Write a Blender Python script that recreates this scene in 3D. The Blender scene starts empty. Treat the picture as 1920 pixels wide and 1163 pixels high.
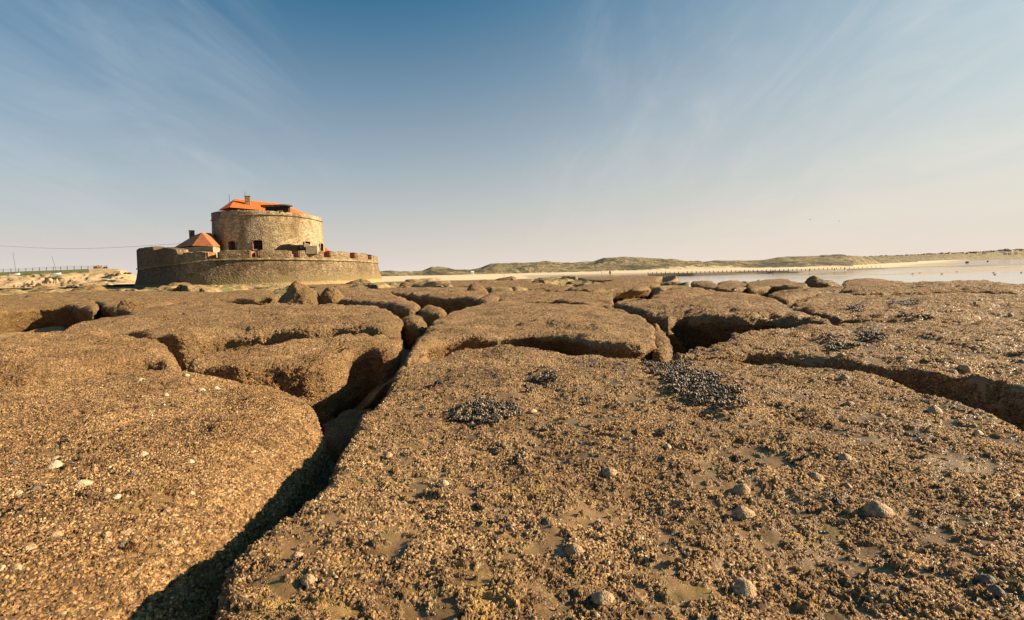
import bpy, bmesh, math, random
import numpy as np
from mathutils import Matrix, Vector

random.seed(7)
rng = np.random.default_rng(7)
sc = bpy.context.scene
C = sc.collection

# ------------------------------------------------------------------ camera
EYE = 4.2
F = 960.0
PITCH = math.atan(77.0 / F)
ROLL = math.atan(0.0225)
cam = bpy.data.cameras.new('camera')
cam.lens = 18.0
cam.sensor_width = 36.0
cam.clip_start = 0.05
cam.clip_end = 30000
cam_o = bpy.data.objects.new('camera', cam)
C.objects.link(cam_o)
CAMM = Matrix.Translation((0, 0, EYE)) @ Matrix.Rotation(math.pi / 2 - PITCH, 4, 'X') @ Matrix.Rotation(-ROLL, 4, 'Z')
cam_o.matrix_world = CAMM
sc.camera = cam_o

# ------------------------------------------------------------------ light
SUN_EL = math.radians(25)
SUN_AZ = math.radians(-4)        # from +x towards the camera side
sd = Vector((math.cos(SUN_EL) * math.cos(SUN_AZ), -math.cos(SUN_EL) * math.sin(SUN_AZ), math.sin(SUN_EL)))
sun = bpy.data.lights.new('sun', 'SUN')
sun.energy = 5.0
sun.angle = math.radians(0.5)
sun.color = (1.0, 0.79, 0.52)
sun_o = bpy.data.objects.new('sun', sun)
C.objects.link(sun_o)
sun_o.rotation_euler = (-sd).to_track_quat('-Z', 'Y').to_euler()

w = bpy.data.worlds.new('World')
sc.world = w
w.use_nodes = True
nt = w.node_tree
nt.nodes.clear()


def N(t, kind, **kw):
    n = t.nodes.new(kind)
    for k, v in kw.items():
        if k in n.inputs:
            n.inputs[k].default_value = v
        else:
            setattr(n, k, v)
    return n


def math_(t, op, a, b=None, c=None, clamp=False):
    n = t.nodes.new('ShaderNodeMath')
    n.operation = op
    n.use_clamp = clamp
    for i, v in enumerate((a, b, c)):
        if v is None:
            continue
        if isinstance(v, (int, float)):
            n.inputs[i].default_value = v
        else:
            t.links.new(v, n.inputs[i])
    return n.outputs[0]


def mix(t, f, a, b, blend='MIX'):
    n = t.nodes.new('ShaderNodeMix')
    n.data_type = 'RGBA'
    n.blend_type = blend
    for s, v in ((n.inputs[0], f), (n.inputs[6], a), (n.inputs[7], b)):
        if isinstance(v, (int, float)):
            s.default_value = v
        elif isinstance(v, tuple):
            s.default_value = (*v, 1)
        else:
            t.links.new(v, s)
    return n.outputs[2]


def ramp(t, f, stops):
    n = t.nodes.new('ShaderNodeValToRGB')
    e = n.color_ramp.elements
    while len(e) > 1:
        e.remove(e[-1])
    for i, (p, c) in enumerate(stops):
        k = e[0] if i == 0 else e.new(p)
        k.position = p
        k.color = (*c, 1) if isinstance(c, tuple) else (c, c, c, 1)
    t.links.new(f, n.inputs[0])
    return n.outputs[0]


def smooth(t, v, lo, hi):
    n = t.nodes.new('ShaderNodeMapRange')
    n.interpolation_type = 'SMOOTHSTEP'
    n.inputs[1].default_value = lo
    n.inputs[2].default_value = hi
    t.links.new(v, n.inputs[0])
    return n.outputs[0]


def noise(t, vec, scale, detail=4, rough=0.55, dist=0.0):
    n = t.nodes.new('ShaderNodeTexNoise')
    n.inputs['Scale'].default_value = scale
    n.inputs['Detail'].default_value = detail
    n.inputs['Roughness'].default_value = rough
    n.inputs['Distortion'].default_value = dist
    t.links.new(vec, n.inputs['Vector'])
    return n.outputs[0]


def mapping(t, vec, scale=(1, 1, 1), rot=(0, 0, 0), loc=(0, 0, 0)):
    n = t.nodes.new('ShaderNodeMapping')
    n.inputs['Scale'].default_value = scale
    n.inputs['Rotation'].default_value = rot
    n.inputs['Location'].default_value = loc
    t.links.new(vec, n.inputs['Vector'])
    return n.outputs[0]


sky = N(nt, 'ShaderNodeTexSky')
sky.sky_type = 'NISHITA'
sky.sun_disc = False
sky.sun_elevation = SUN_EL
sky.sun_rotation = math.radians(90) + SUN_AZ
sky.altitude = 0
sky.air_density = 1.0
sky.dust_density = 2.5
sky.ozone_density = 2.0
tc = N(nt, 'ShaderNodeTexCoord')
sep = N(nt, 'ShaderNodeSeparateXYZ')
nt.links.new(tc.outputs['Generated'], sep.inputs[0])
zz = math_(nt, 'MAXIMUM', sep.outputs[2], 0.0)
# clouds live on a flat layer high above: direction / height
den = math_(nt, 'ADD', zz, 0.22)
cx = math_(nt, 'DIVIDE', sep.outputs[0], den)
cy = math_(nt, 'DIVIDE', sep.outputs[1], den)
comb = N(nt, 'ShaderNodeCombineXYZ')
nt.links.new(cx, comb.inputs[0])
nt.links.new(cy, comb.inputs[1])
cv = mapping(nt, comb.outputs[0], scale=(0.55, 0.26, 1), rot=(0, 0, math.radians(-62)))
wv = noise(nt, comb.outputs[0], 0.6, 3, 0.5)
wmix = N(nt, 'ShaderNodeVectorMath', operation='MULTIPLY_ADD')
nt.links.new(wv, wmix.inputs[0])
wmix.inputs[1].default_value = (0.9, 0.9, 0)
nt.links.new(cv, wmix.inputs[2])
c1 = noise(nt, wmix.outputs[0], 0.95, 7, 0.55, 0.3)
c2 = noise(nt, mapping(nt, comb.outputs[0], scale=(2.3, 0.8, 1), rot=(0, 0, math.radians(-62))), 1.3, 8, 0.64, 1.2)
cl = math_(nt, 'ADD', math_(nt, 'MULTIPLY', c1, 0.62), math_(nt, 'MULTIPLY', c2, 0.38))
# the veil thickens towards the sun side (east, +x)
azr = smooth(nt, sep.outputs[0], 0.0, 0.85)
cl = math_(nt, 'ADD', cl, math_(nt, 'MULTIPLY', azr, 0.10))
cl = math_(nt, 'ADD', cl, math_(nt, 'MULTIPLY', smooth(nt, math_(nt, 'MULTIPLY', sep.outputs[0], -1.0), 0.22, 0.6), 0.05))
ctr = math_(nt, 'SUBTRACT', 1.0, smooth(nt, math_(nt, 'ABSOLUTE', math_(nt, 'ADD', sep.outputs[0], 0.12)), 0.05, 0.32))
cl = math_(nt, 'SUBTRACT', cl, math_(nt, 'MULTIPLY', ctr, 0.13))
clm = math_(nt, 'MULTIPLY', smooth(nt, cl, 0.44, 0.78), 0.44)
skyc = mix(nt, 1.0, sky.outputs[0], (0.02, 0.68, 0.86), 'MULTIPLY')
cloudc = mix(nt, azr, (4.6, 5.6, 6.4), (8.6, 8.2, 7.6))
c = mix(nt, clm, skyc, cloudc)
# thick pale haze low on the horizon
zh = math_(nt, 'MULTIPLY', zz, math_(nt, 'SUBTRACT', 1.0, math_(nt, 'MULTIPLY', smooth(nt, sep.outputs[0], -0.3, 0.9), 0.52)))
hz = math_(nt, 'POWER', math_(nt, 'SUBTRACT', 1.0, zh, clamp=True), 3.1)
hz = math_(nt, 'MULTIPLY', math_(nt, 'SUBTRACT', hz, 0.11, clamp=True), 1.12)
hzc = mix(nt, smooth(nt, sep.outputs[0], -0.75, 0.55), (6.2, 5.55, 5.2), (6.9, 6.0, 5.2))
c = mix(nt, hz, c, hzc)
bg = N(nt, 'ShaderNodeBackground')
bg.inputs[1].default_value = 0.05
nt.links.new(c, bg.inputs[0])
wo = N(nt, 'ShaderNodeOutputWorld')
nt.links.new(bg.outputs[0], wo.inputs[0])

sc.view_settings.view_transform = 'Standard'
sc.view_settings.look = 'None'
sc.view_settings.exposure = 1.3
sc.view_settings.gamma = 1.0
sc.render.engine = 'CYCLES'
sc.cycles.feature_set = 'EXPERIMENTAL'
sc.cycles.dicing_rate = 1.0
sc.cycles.offscreen_dicing_scale = 4.0
sc.cycles.max_subdivisions = 9
sc.cycles.max_bounces = 5

# ------------------------------------------------------------------ helpers
RINV = CAMM.to_3x3()


def ray(u, v):
    d = RINV @ Vector(((u - 960) / F, -(v - 581.5) / F, -1))
    return np.array(d)


def prof(r):
    """height of the rock tops, falling gently towards the beach"""
    return EYE - (0.95 + 0.008 * r + 0.00004 * r * r)


def at_depth(u, v, Y):
    d = ray(u, v)
    s = Y / d[1]
    return np.array([d[0] * s, Y, EYE + d[2] * s])


def on_top(u, v, off=0.0):
    d = ray(u, v)
    lo, hi = 0.3, 600.0
    for _ in range(60):
        s = math.sqrt(lo * hi)
        if EYE + d[2] * s > prof(max(0.0, d[1] * s)) + off:
            lo = s
        else:
            hi = s
    return np.array([d[0] * lo, d[1] * lo, EYE + d[2] * lo])


RN = np.array(RINV)


def rxz(u, v):
    """x/y and z/y of the sight line through a picture point (vectorised)"""
    u, v = np.broadcast_arrays(np.asarray(u, float), np.asarray(v, float))
    c_ = np.stack([(u - 960) / F, -(v - 581.5) / F, -np.ones_like(u)], -1)
    d = c_ @ RN.T
    return d[..., 0] / d[..., 1], d[..., 2] / d[..., 1]


def proj(P):
    """picture coordinates of world points"""
    q = (np.asarray(P, float) - np.array([0, 0, EYE])) @ RN
    return 960 - q[..., 0] / q[..., 2] * F, 581.5 + q[..., 1] / q[..., 2] * F


def hor(u):
    return 504.5 + (960 - u) * 0.0225


def H(ix):
    ix = ix.astype(np.uint64)
    ix = (ix ^ (ix >> np.uint64(15))) * np.uint64(2246822519) & np.uint64(0xffffffff)
    ix = (ix ^ (ix >> np.uint64(13))) * np.uint64(3266489917) & np.uint64(0xffffffff)
    return ((ix ^ (ix >> np.uint64(16))) & np.uint64(0xffffff)).astype(np.float64) / 0xffffff * 2 - 1


def vn(p, seed=0):
    """value noise, p (n,3)"""
    i = np.floor(p).astype(np.int64)
    f = p - i
    f = f * f * f * (f * (f * 6 - 15) + 10)
    r = 0
    for dx in (0, 1):
        for dy in (0, 1):
            for dz in (0, 1):
                k = ((i[:, 0] + dx) * 73856093) ^ ((i[:, 1] + dy) * 19349663) ^ ((i[:, 2] + dz) * 83492791) ^ (seed * 2654435761)
                h = H(k & 0xffffffff)
                r = r + h * (f[:, 0] if dx else 1 - f[:, 0]) * (f[:, 1] if dy else 1 - f[:, 1]) * (f[:, 2] if dz else 1 - f[:, 2])
    return r


def fbm(p, oct=4, seed=0, gain=0.5):
    a, s, r = 1.0, 1.0, 0
    for o in range(oct):
        r = r + a * vn(p * s + o * 17.3, seed + o)
        a *= gain
        s *= 2.03
    return r


def tag(o, label=None, cat=None, group=None, kind=None):
    if label: o['label'] = label
    if cat: o['category'] = cat
    if group: o['group'] = group
    if kind: o['kind'] = kind
    return o


def mesh_obj(name, verts, faces, m, parent=None, smooth_=True, origin=None):
    me = bpy.data.meshes.new(name)
    verts = np.asarray(verts, float)
    org = np.zeros(3)
    if origin is not None:
        org = np.array(origin, float)
        verts = verts - org
    if isinstance(faces, np.ndarray):
        nf, k = faces.shape
        me.vertices.add(len(verts))
        me.vertices.foreach_set('co', verts.astype(np.float32).ravel())
        me.loops.add(nf * k)
        me.loops.foreach_set('vertex_index', faces.astype(np.int32).ravel())
        me.polygons.add(nf)
        me.polygons.foreach_set('loop_start', np.arange(0, nf * k, k, dtype=np.int32))
        me.polygons.foreach_set('loop_total', np.full(nf, k, dtype=np.int32))
        me.update(calc_edges=True)
    else:
        me.from_pydata([tuple(x) for x in verts], [], faces)
    if smooth_:
        me.polygons.foreach_set('use_smooth', np.ones(len(me.polygons), bool))
    me.materials.append(m)
    o = bpy.data.objects.new(name, me)
    o.location = org
    C.objects.link(o)
    if parent is not None:
        o.parent = parent
        o.matrix_parent_inverse = Matrix.Translation(parent.location).inverted()
    return o


def empty(name, loc):
    o = bpy.data.objects.new(name, None)
    o.location = loc
    o.empty_display_size = 0.2
    C.objects.link(o)
    return o


def grid_faces(nr, nc, wrap=False):
    i = np.arange(nr - 1)[:, None]
    j = np.arange(nc if wrap else nc - 1)[None, :]
    a = i * nc + j
    b = i * nc + (j + 1) % nc
    return np.stack([a, b, b + nc, a + nc], -1).reshape(-1, 4)


class MB:
    """collects boxes, tubes and prisms into one mesh"""
    def __init__(s):
        s.v, s.f = [], []

    def add(s, v, f):
        n = len(s.v)
        s.v += [tuple(map(float, x)) for x in v]
        s.f += [[i + n for i in q] for q in f]
        return s

    def prism(s, poly, z0, z1, taper=None):
        n = len(poly)
        p2 = poly if taper is None else taper
        v = [(x, y, z0) for x, y in poly] + [(x, y, z1) for x, y in p2]
        f = [list(range(n))[::-1], list(range(n, 2 * n))]
        f += [[i, (i + 1) % n, n + (i + 1) % n, n + i] for i in range(n)]
        return s.add(v, f)

    def box(s, c, d, rz=0.0):
        ca, sa = math.cos(rz), math.sin(rz)
        p = [(-1, -1), (1, -1), (1, 1), (-1, 1)]
        poly = [(c[0] + ca * a * d[0] / 2 - sa * b * d[1] / 2, c[1] + sa * a * d[0] / 2 + ca * b * d[1] / 2) for a, b in p]
        return s.prism(poly, c[2] - d[2] / 2, c[2] + d[2] / 2)

    def tube(s, pts, rad, n=6):
        pts = [Vector(p) for p in pts]
        if isinstance(rad, (int, float)):
            rad = [rad] * len(pts)
        v = []
        for i, p in enumerate(pts):
            t = (pts[min(i + 1, len(pts) - 1)] - pts[max(i - 1, 0)]).normalized()
            a = t.cross(Vector((0, 0, 1)))
            if a.length < 1e-3:
                a = t.cross(Vector((1, 0, 0)))
            a.normalize()
            b = t.cross(a)
            for k in range(n):
                an = 2 * math.pi * k / n
                v.append(p + (a * math.cos(an) + b * math.sin(an)) * rad[i])
        f = []
        for i in range(len(pts) - 1):
            for k in range(n):
                f.append([i * n + k, i * n + (k + 1) % n, (i + 1) * n + (k + 1) % n, (i + 1) * n + k])
        f.append(list(range(n)))
        f.append(list(range((len(pts) - 1) * n, len(pts) * n))[::-1])
        return s.add(v, f)

    def lathe(s, c, prof_, n=12, sx=1, sy=1):
        v = []
        for r, z in prof_:
            for k in range(n):
                an = 2 * math.pi * k / n
                v.append((c[0] + r * sx * math.cos(an), c[1] + r * sy * math.sin(an), c[2] + z))
        f = []
        m = len(prof_)
        for i in range(m - 1):
            for k in range(n):
                f.append([i * n + k, i * n + (k + 1) % n, (i + 1) * n + (k + 1) % n, (i + 1) * n + k])
        f.append(list(range(n))[::-1])
        f.append(list(range((m - 1) * n, m * n)))
        return s.add(v, f)

    def build(s, name, m, parent=None, smooth_=False, origin=None):
        o = mesh_obj(name, s.v, s.f, m, parent, smooth_, origin)
        bm = bmesh.new()
        bm.from_mesh(o.data)
        bmesh.ops.recalc_face_normals(bm, faces=bm.faces)
        bm.to_mesh(o.data)
        bm.free()
        return o


# ------------------------------------------------------------------ materials
def new_mat(name):
    m = bpy.data.materials.new(name)
    m.use_nodes = True
    t = m.node_tree
    p = t.nodes['Principled BSDF']
    return m, t, p, t.nodes['Material Output']


def bump(t, p, h, strength=0.5, dist=0.05):
    b = t.nodes.new('ShaderNodeBump')
    b.inputs['Strength'].default_value = strength
    b.inputs['Distance'].default_value = dist
    t.links.new(h, b.inputs['Height'])
    t.links.new(b.outputs[0], p.inputs['Normal'])


def rock_mat(name, bare=0.45, dark=1.0, gain=1.0, tint=(1, 1, 1), relief=0.24):
    m, t, p, out = new_mat(name)
    geo = t.nodes.new('ShaderNodeNewGeometry')
    pos = geo.outputs['Position']

    def voro(scale, rnd=1.0, feature='F1', vec=None):
        n = t.nodes.new('ShaderNodeTexVoronoi')
        n.feature = feature
        n.inputs['Scale'].default_value = scale
        n.inputs['Randomness'].default_value = rnd
        t.links.new(vec or pos, n.inputs['Vector'])
        return n
    warp = t.nodes.new('ShaderNodeTexNoise')
    warp.inputs['Scale'].default_value = 30
    warp.inputs['Detail'].default_value = 2
    t.links.new(pos, warp.inputs['Vector'])
    wadd = t.nodes.new('ShaderNodeVectorMath')
    wadd.operation = 'MULTIPLY_ADD'
    t.links.new(warp.outputs['Color'], wadd.inputs[0])
    wadd.inputs[1].default_value = (0.012, 0.012, 0.012)
    t.links.new(pos, wadd.inputs[2])
    wp = wadd.outputs[0]
    n1 = noise(t, pos, 4.5, 5, 0.6, 0.3)       # broad colonies
    n2 = noise(t, pos, 17, 5, 0.65, 0.2)      # clumps
    cov = math_(t, 'ADD', math_(t, 'MULTIPLY', n1, 0.5), math_(t, 'MULTIPLY', n2, 0.5))
    colony = smooth(t, cov, bare - 0.025, bare + 0.05)
    v1 = voro(88, vec=wp)      # single barnacles ~1.3 cm
    v2 = voro(36, vec=wp)      # knobs ~3 cm
    v3 = voro(170)             # grains
    d1 = v1.outputs['Distance']
    cone = smooth(t, d1, 0.66, 0.05)
    pit = smooth(t, d1, 0.24, 0.08)
    h1 = math_(t, 'SUBTRACT', cone, math_(t, 'MULTIPLY', pit, 0.6))
    rnd2 = t.nodes.new('ShaderNodeSeparateColor')
    t.links.new(v2.outputs['Color'], rnd2.inputs[0])
    h2 = math_(t, 'MULTIPLY', smooth(t, v2.outputs['Distance'], 0.70, 0.15), math_(t, 'POWER', rnd2.outputs[0], 1.5))
    v4 = voro(15, vec=wp)     # sparse crusted knobs ~4 cm
    rnd4 = t.nodes.new('ShaderNodeSeparateColor')
    t.links.new(v4.outputs['Color'], rnd4.inputs[0])
    h4 = math_(t, 'MULTIPLY', smooth(t, v4.outputs['Distance'], 0.42, 0.05), smooth(t, rnd4.outputs[0], 0.70, 0.95))
    n4 = noise(t, pos, 60, 4, 0.7)
    hsum = math_(t, 'ADD', math_(t, 'MULTIPLY', h1, 0.0078), math_(t, 'MULTIPLY', h2, 0.0095))
    hsum = math_(t, 'ADD', hsum, math_(t, 'MULTIPLY', h4, 0.014))
    hsum = math_(t, 'ADD', hsum, math_(t, 'MULTIPLY', noise(t, pos, 11, 5, 0.62), 0.026))
    hsum = math_(t, 'MULTIPLY', math_(t, 'SUBTRACT', hsum, 0.004), colony)
    base = math_(t, 'MULTIPLY', math_(t, 'SUBTRACT', noise(t, pos, 1.7, 10, 0.70, 0.3), 0.5), relief)
    base = math_(t, 'ADD', base, 0.035)
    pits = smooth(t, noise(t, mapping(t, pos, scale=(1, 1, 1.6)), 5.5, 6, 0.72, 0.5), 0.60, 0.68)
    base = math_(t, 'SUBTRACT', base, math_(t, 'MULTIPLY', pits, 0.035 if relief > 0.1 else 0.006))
    base = math_(t, 'ADD', base, math_(t, 'MULTIPLY', n4, 0.0016))
    hsum = math_(t, 'ADD', hsum, math_(t, 'MULTIPLY', math_(t, 'MULTIPLY', math_(t, 'SUBTRACT', n4, 0.5), 0.011), colony))
    hh = math_(t, 'ADD', math_(t, 'MULTIPLY', hsum, gain), base)
    dsp = t.nodes.new('ShaderNodeDisplacement')
    dsp.inputs['Midlevel'].default_value = 0.050
    dsp.inputs['Scale'].default_value = 1.0
    t.links.new(hh, dsp.inputs['Height'])
    t.links.new(dsp.outputs[0], out.inputs['Displacement'])
    m.displacement_method = 'BOTH'
    # colour
    r1 = t.nodes.new('ShaderNodeSeparateColor')
    t.links.new(v1.outputs['Color'], r1.inputs[0])

    def T(c):
        return tuple(c[i] * tint[i] for i in range(3))
    cb = ramp(t, r1.outputs[0], [(0.0, T((0.24, 0.135, 0.060))), (0.4, T((0.46, 0.288, 0.138))), (0.8, T((0.61, 0.405, 0.21))), (0.965, T((0.64, 0.46, 0.25))), (1.0, T((0.82, 0.70, 0.52)))])
    dk = ramp(t, r1.outputs[1], [(0.0, 0.10), (0.14, 0.42), (0.32, 1.0)])
    cb = mix(t, 1.0, cb, dk, 'MULTIPLY')
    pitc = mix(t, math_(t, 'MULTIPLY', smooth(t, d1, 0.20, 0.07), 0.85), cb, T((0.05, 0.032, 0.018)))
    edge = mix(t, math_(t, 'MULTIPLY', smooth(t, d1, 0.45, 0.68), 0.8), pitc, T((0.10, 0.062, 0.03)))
    film = mix(t, noise(t, pos, 3.0, 5, 0.6), T((0.20, 0.125, 0.055)), T((0.32, 0.205, 0.10)))
    film = mix(t, smooth(t, noise(t, pos, 7.0, 3, 0.5), 0.52, 0.7), film, T((0.24, 0.18, 0.06)))
    col = mix(t, colony, film, edge)
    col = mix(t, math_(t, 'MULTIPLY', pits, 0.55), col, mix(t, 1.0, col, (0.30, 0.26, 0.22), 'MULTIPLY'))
    stain = smooth(t, noise(t, pos, 1.3, 7, 0.7), 0.42, 0.58)
    col = mix(t, math_(t, 'MULTIPLY', stain, 0.5), col, mix(t, 1.0, col, (0.46, 0.40, 0.33), 'MULTIPLY'))
    ochre = smooth(t, noise(t, pos, 2.6, 6, 0.7), 0.60, 0.68)
    col = mix(t, math_(t, 'MULTIPLY', ochre, 0.45), col, T((0.50, 0.34, 0.12)))
    col = mix(t, 1.0, col, (0.84 * dark, 0.80 * dark, 0.76 * dark), 'MULTIPLY')
    hs = t.nodes.new('ShaderNodeHueSaturation')
    hs.inputs['Saturation'].default_value = 1.04
    hs.inputs['Value'].default_value = 0.97
    t.links.new(col, hs.inputs['Color'])
    t.links.new(hs.outputs[0], p.inputs['Base Color'])
    rg = math_(t, 'ADD', math_(t, 'MULTIPLY', colony, 0.5), 0.33)
    t.links.new(rg, p.inputs['Roughness'])
    return m


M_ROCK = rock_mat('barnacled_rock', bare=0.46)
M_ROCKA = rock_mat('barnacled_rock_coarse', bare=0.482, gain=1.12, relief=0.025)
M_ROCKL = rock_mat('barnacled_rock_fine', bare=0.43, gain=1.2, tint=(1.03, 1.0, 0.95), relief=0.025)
M_ROCKM = rock_mat('warm_barnacled_rock', bare=0.42, gain=0.9, tint=(1.03, 1.0, 0.95))  # rock variant with a slightly warmer tint and more crust
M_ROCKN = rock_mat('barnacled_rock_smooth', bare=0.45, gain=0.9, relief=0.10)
M_ROCKF = rock_mat('weathered_shore_rock', bare=0.45, dark=0.92, tint=(1.0, 1.0, 0.9), relief=0.26)


def simple(name, c, rough=0.8, metal=0.0, var=0.0, vs=5.0):
    m, t, p, out = new_mat(name)
    p.inputs['Roughness'].default_value = rough
    p.inputs['Metallic'].default_value = metal
    geo = t.nodes.new('ShaderNodeNewGeometry')
    f = noise(t, geo.outputs['Position'], vs, 5, 0.6)
    k = var if var else 0.1
    lo = tuple(x * (1 - k) for x in c)
    hi = tuple(min(1, x * (1 + k)) for x in c)
    t.links.new(mix(t, smooth(t, f, 0.3, 0.7), lo, hi), p.inputs['Base Color'])
    return m


def ground_mat():
    m, t, p, out = new_mat('foreshore')
    geo = t.nodes.new('ShaderNodeNewGeometry')
    pos = geo.outputs['Position']
    s = t.nodes.new('ShaderNodeSeparateXYZ')
    t.links.new(pos, s.inputs[0])
    n = noise(t, pos, 3.0, 6, 0.65)
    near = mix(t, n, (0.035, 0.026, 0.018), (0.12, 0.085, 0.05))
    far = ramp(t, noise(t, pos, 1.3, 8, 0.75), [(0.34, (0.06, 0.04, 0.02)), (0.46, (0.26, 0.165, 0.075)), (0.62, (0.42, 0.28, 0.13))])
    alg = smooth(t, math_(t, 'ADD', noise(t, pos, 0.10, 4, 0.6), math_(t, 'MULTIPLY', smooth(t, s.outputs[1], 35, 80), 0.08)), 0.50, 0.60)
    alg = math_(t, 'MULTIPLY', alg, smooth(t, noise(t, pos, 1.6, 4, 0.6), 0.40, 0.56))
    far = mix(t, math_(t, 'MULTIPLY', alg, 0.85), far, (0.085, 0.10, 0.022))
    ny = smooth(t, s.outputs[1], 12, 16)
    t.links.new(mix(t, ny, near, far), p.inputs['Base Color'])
    rg = mix(t, ny, (0.35, 0.35, 0.35), (0.8, 0.8, 0.8))
    t.links.new(rg, p.inputs['Roughness'])
    bump(t, p, noise(t, pos, 3.0, 8, 0.75), 0.9, 0.25)
    return m


def sand_mat():
    m, t, p, out = new_mat('beach_sand')
    geo = t.nodes.new('ShaderNodeNewGeometry')
    pos = geo.outputs['Position']
    s = t.nodes.new('ShaderNodeSeparateXYZ')
    t.links.new(pos, s.inputs[0])
    n = noise(t, mapping(t, pos, scale=(0.02, 0.08, 1)), 1.0, 6, 0.6)
    dry = mix(t, n, (0.50, 0.37, 0.23), (0.68, 0.53, 0.36))
    wet = (0.44, 0.33, 0.21)
    wz = smooth(t, math_(t, 'ADD', s.outputs[2], math_(t, 'MULTIPLY', n, 0.25)), 0.25, 0.62)
    t.links.new(mix(t, wz, wet, dry), p.inputs['Base Color'])
    t.links.new(mix(t, wz, (0.45, 0.45, 0.45), (0.9, 0.9, 0.9)), p.inputs['Roughness'])
    return m


def water_mat():
    m, t, p, out = new_mat('sea_water')
    p.inputs['Base Color'].default_value = (0.34, 0.30, 0.24, 1)
    p.inputs['Roughness'].default_value = 0.08
    p.inputs['IOR'].default_value = 1.33
    geo = t.nodes.new('ShaderNodeNewGeometry')
    n = noise(t, mapping(t, geo.outputs['Position'], scale=(0.25, 0.9, 1)), 1.0, 5, 0.6)
    bump(t, p, n, 0.05, 0.02)
    return m


def dune_mat():
    m, t, p, out = new_mat('dune_grass')
    geo = t.nodes.new('ShaderNodeNewGeometry')
    pos = geo.outputs['Position']
    n1 = noise(t, pos, 0.035, 7, 0.65, 0.6)
    n2 = noise(t, pos, 0.16, 6, 0.7, 0.3)
    g = ramp(t, n2, [(0.28, (0.05, 0.045, 0.022)), (0.42, (0.13, 0.105, 0.045)), (0.52, (0.24, 0.18, 0.085)), (0.68, (0.40, 0.30, 0.16))])
    dk = smooth(t, n1, 0.50, 0.60)
    g = mix(t, math_(t, 'MULTIPLY', dk, 0.85), g, mix(t, n2, (0.022, 0.026, 0.018), (0.075, 0.07, 0.035)))
    at = t.nodes.new('ShaderNodeAttribute')
    at.attribute_name = 'sandy'
    sm = smooth(t, math_(t, 'ADD', at.outputs['Fac'], math_(t, 'MULTIPLY', math_(t, 'SUBTRACT', n2, 0.5), 1.1)), 0.45, 0.62)
    g = mix(t, sm, g, (0.62, 0.47, 0.30))
    t.links.new(g, p.inputs['Base Color'])
    p.inputs['Roughness'].default_value = 0.95
    bump(t, p, n2, 1.0, 5.0)
    return m


def bank_mat():
    m, t, p, out = new_mat('sand_bank')
    geo = t.nodes.new('ShaderNodeNewGeometry')
    pos = geo.outputs['Position']
    n = noise(t, mapping(t, pos, scale=(0.35, 0.6, 1.3)), 1.0, 7, 0.7, 0.4)
    c = ramp(t, n, [(0.3, (0.24, 0.15, 0.07)), (0.45, (0.42, 0.28, 0.14)), (0.6, (0.50, 0.355, 0.19)), (0.75, (0.56, 0.43, 0.27))])
    at = t.nodes.new('ShaderNodeAttribute')
    at.attribute_name = 'grassy'
    gm = smooth(t, math_(t, 'ADD', at.outputs['Fac'], math_(t, 'MULTIPLY', math_(t, 'SUBTRACT', n, 0.5), 0.5)), 0.42, 0.56)
    c = mix(t, gm, c, mix(t, n, (0.06, 0.08, 0.02), (0.17, 0.17, 0.05)))
    t.links.new(c, p.inputs['Base Color'])
    p.inputs['Roughness'].default_value = 0.95
    bump(t, p, n, 0.8, 0.6)
    return m


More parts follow.
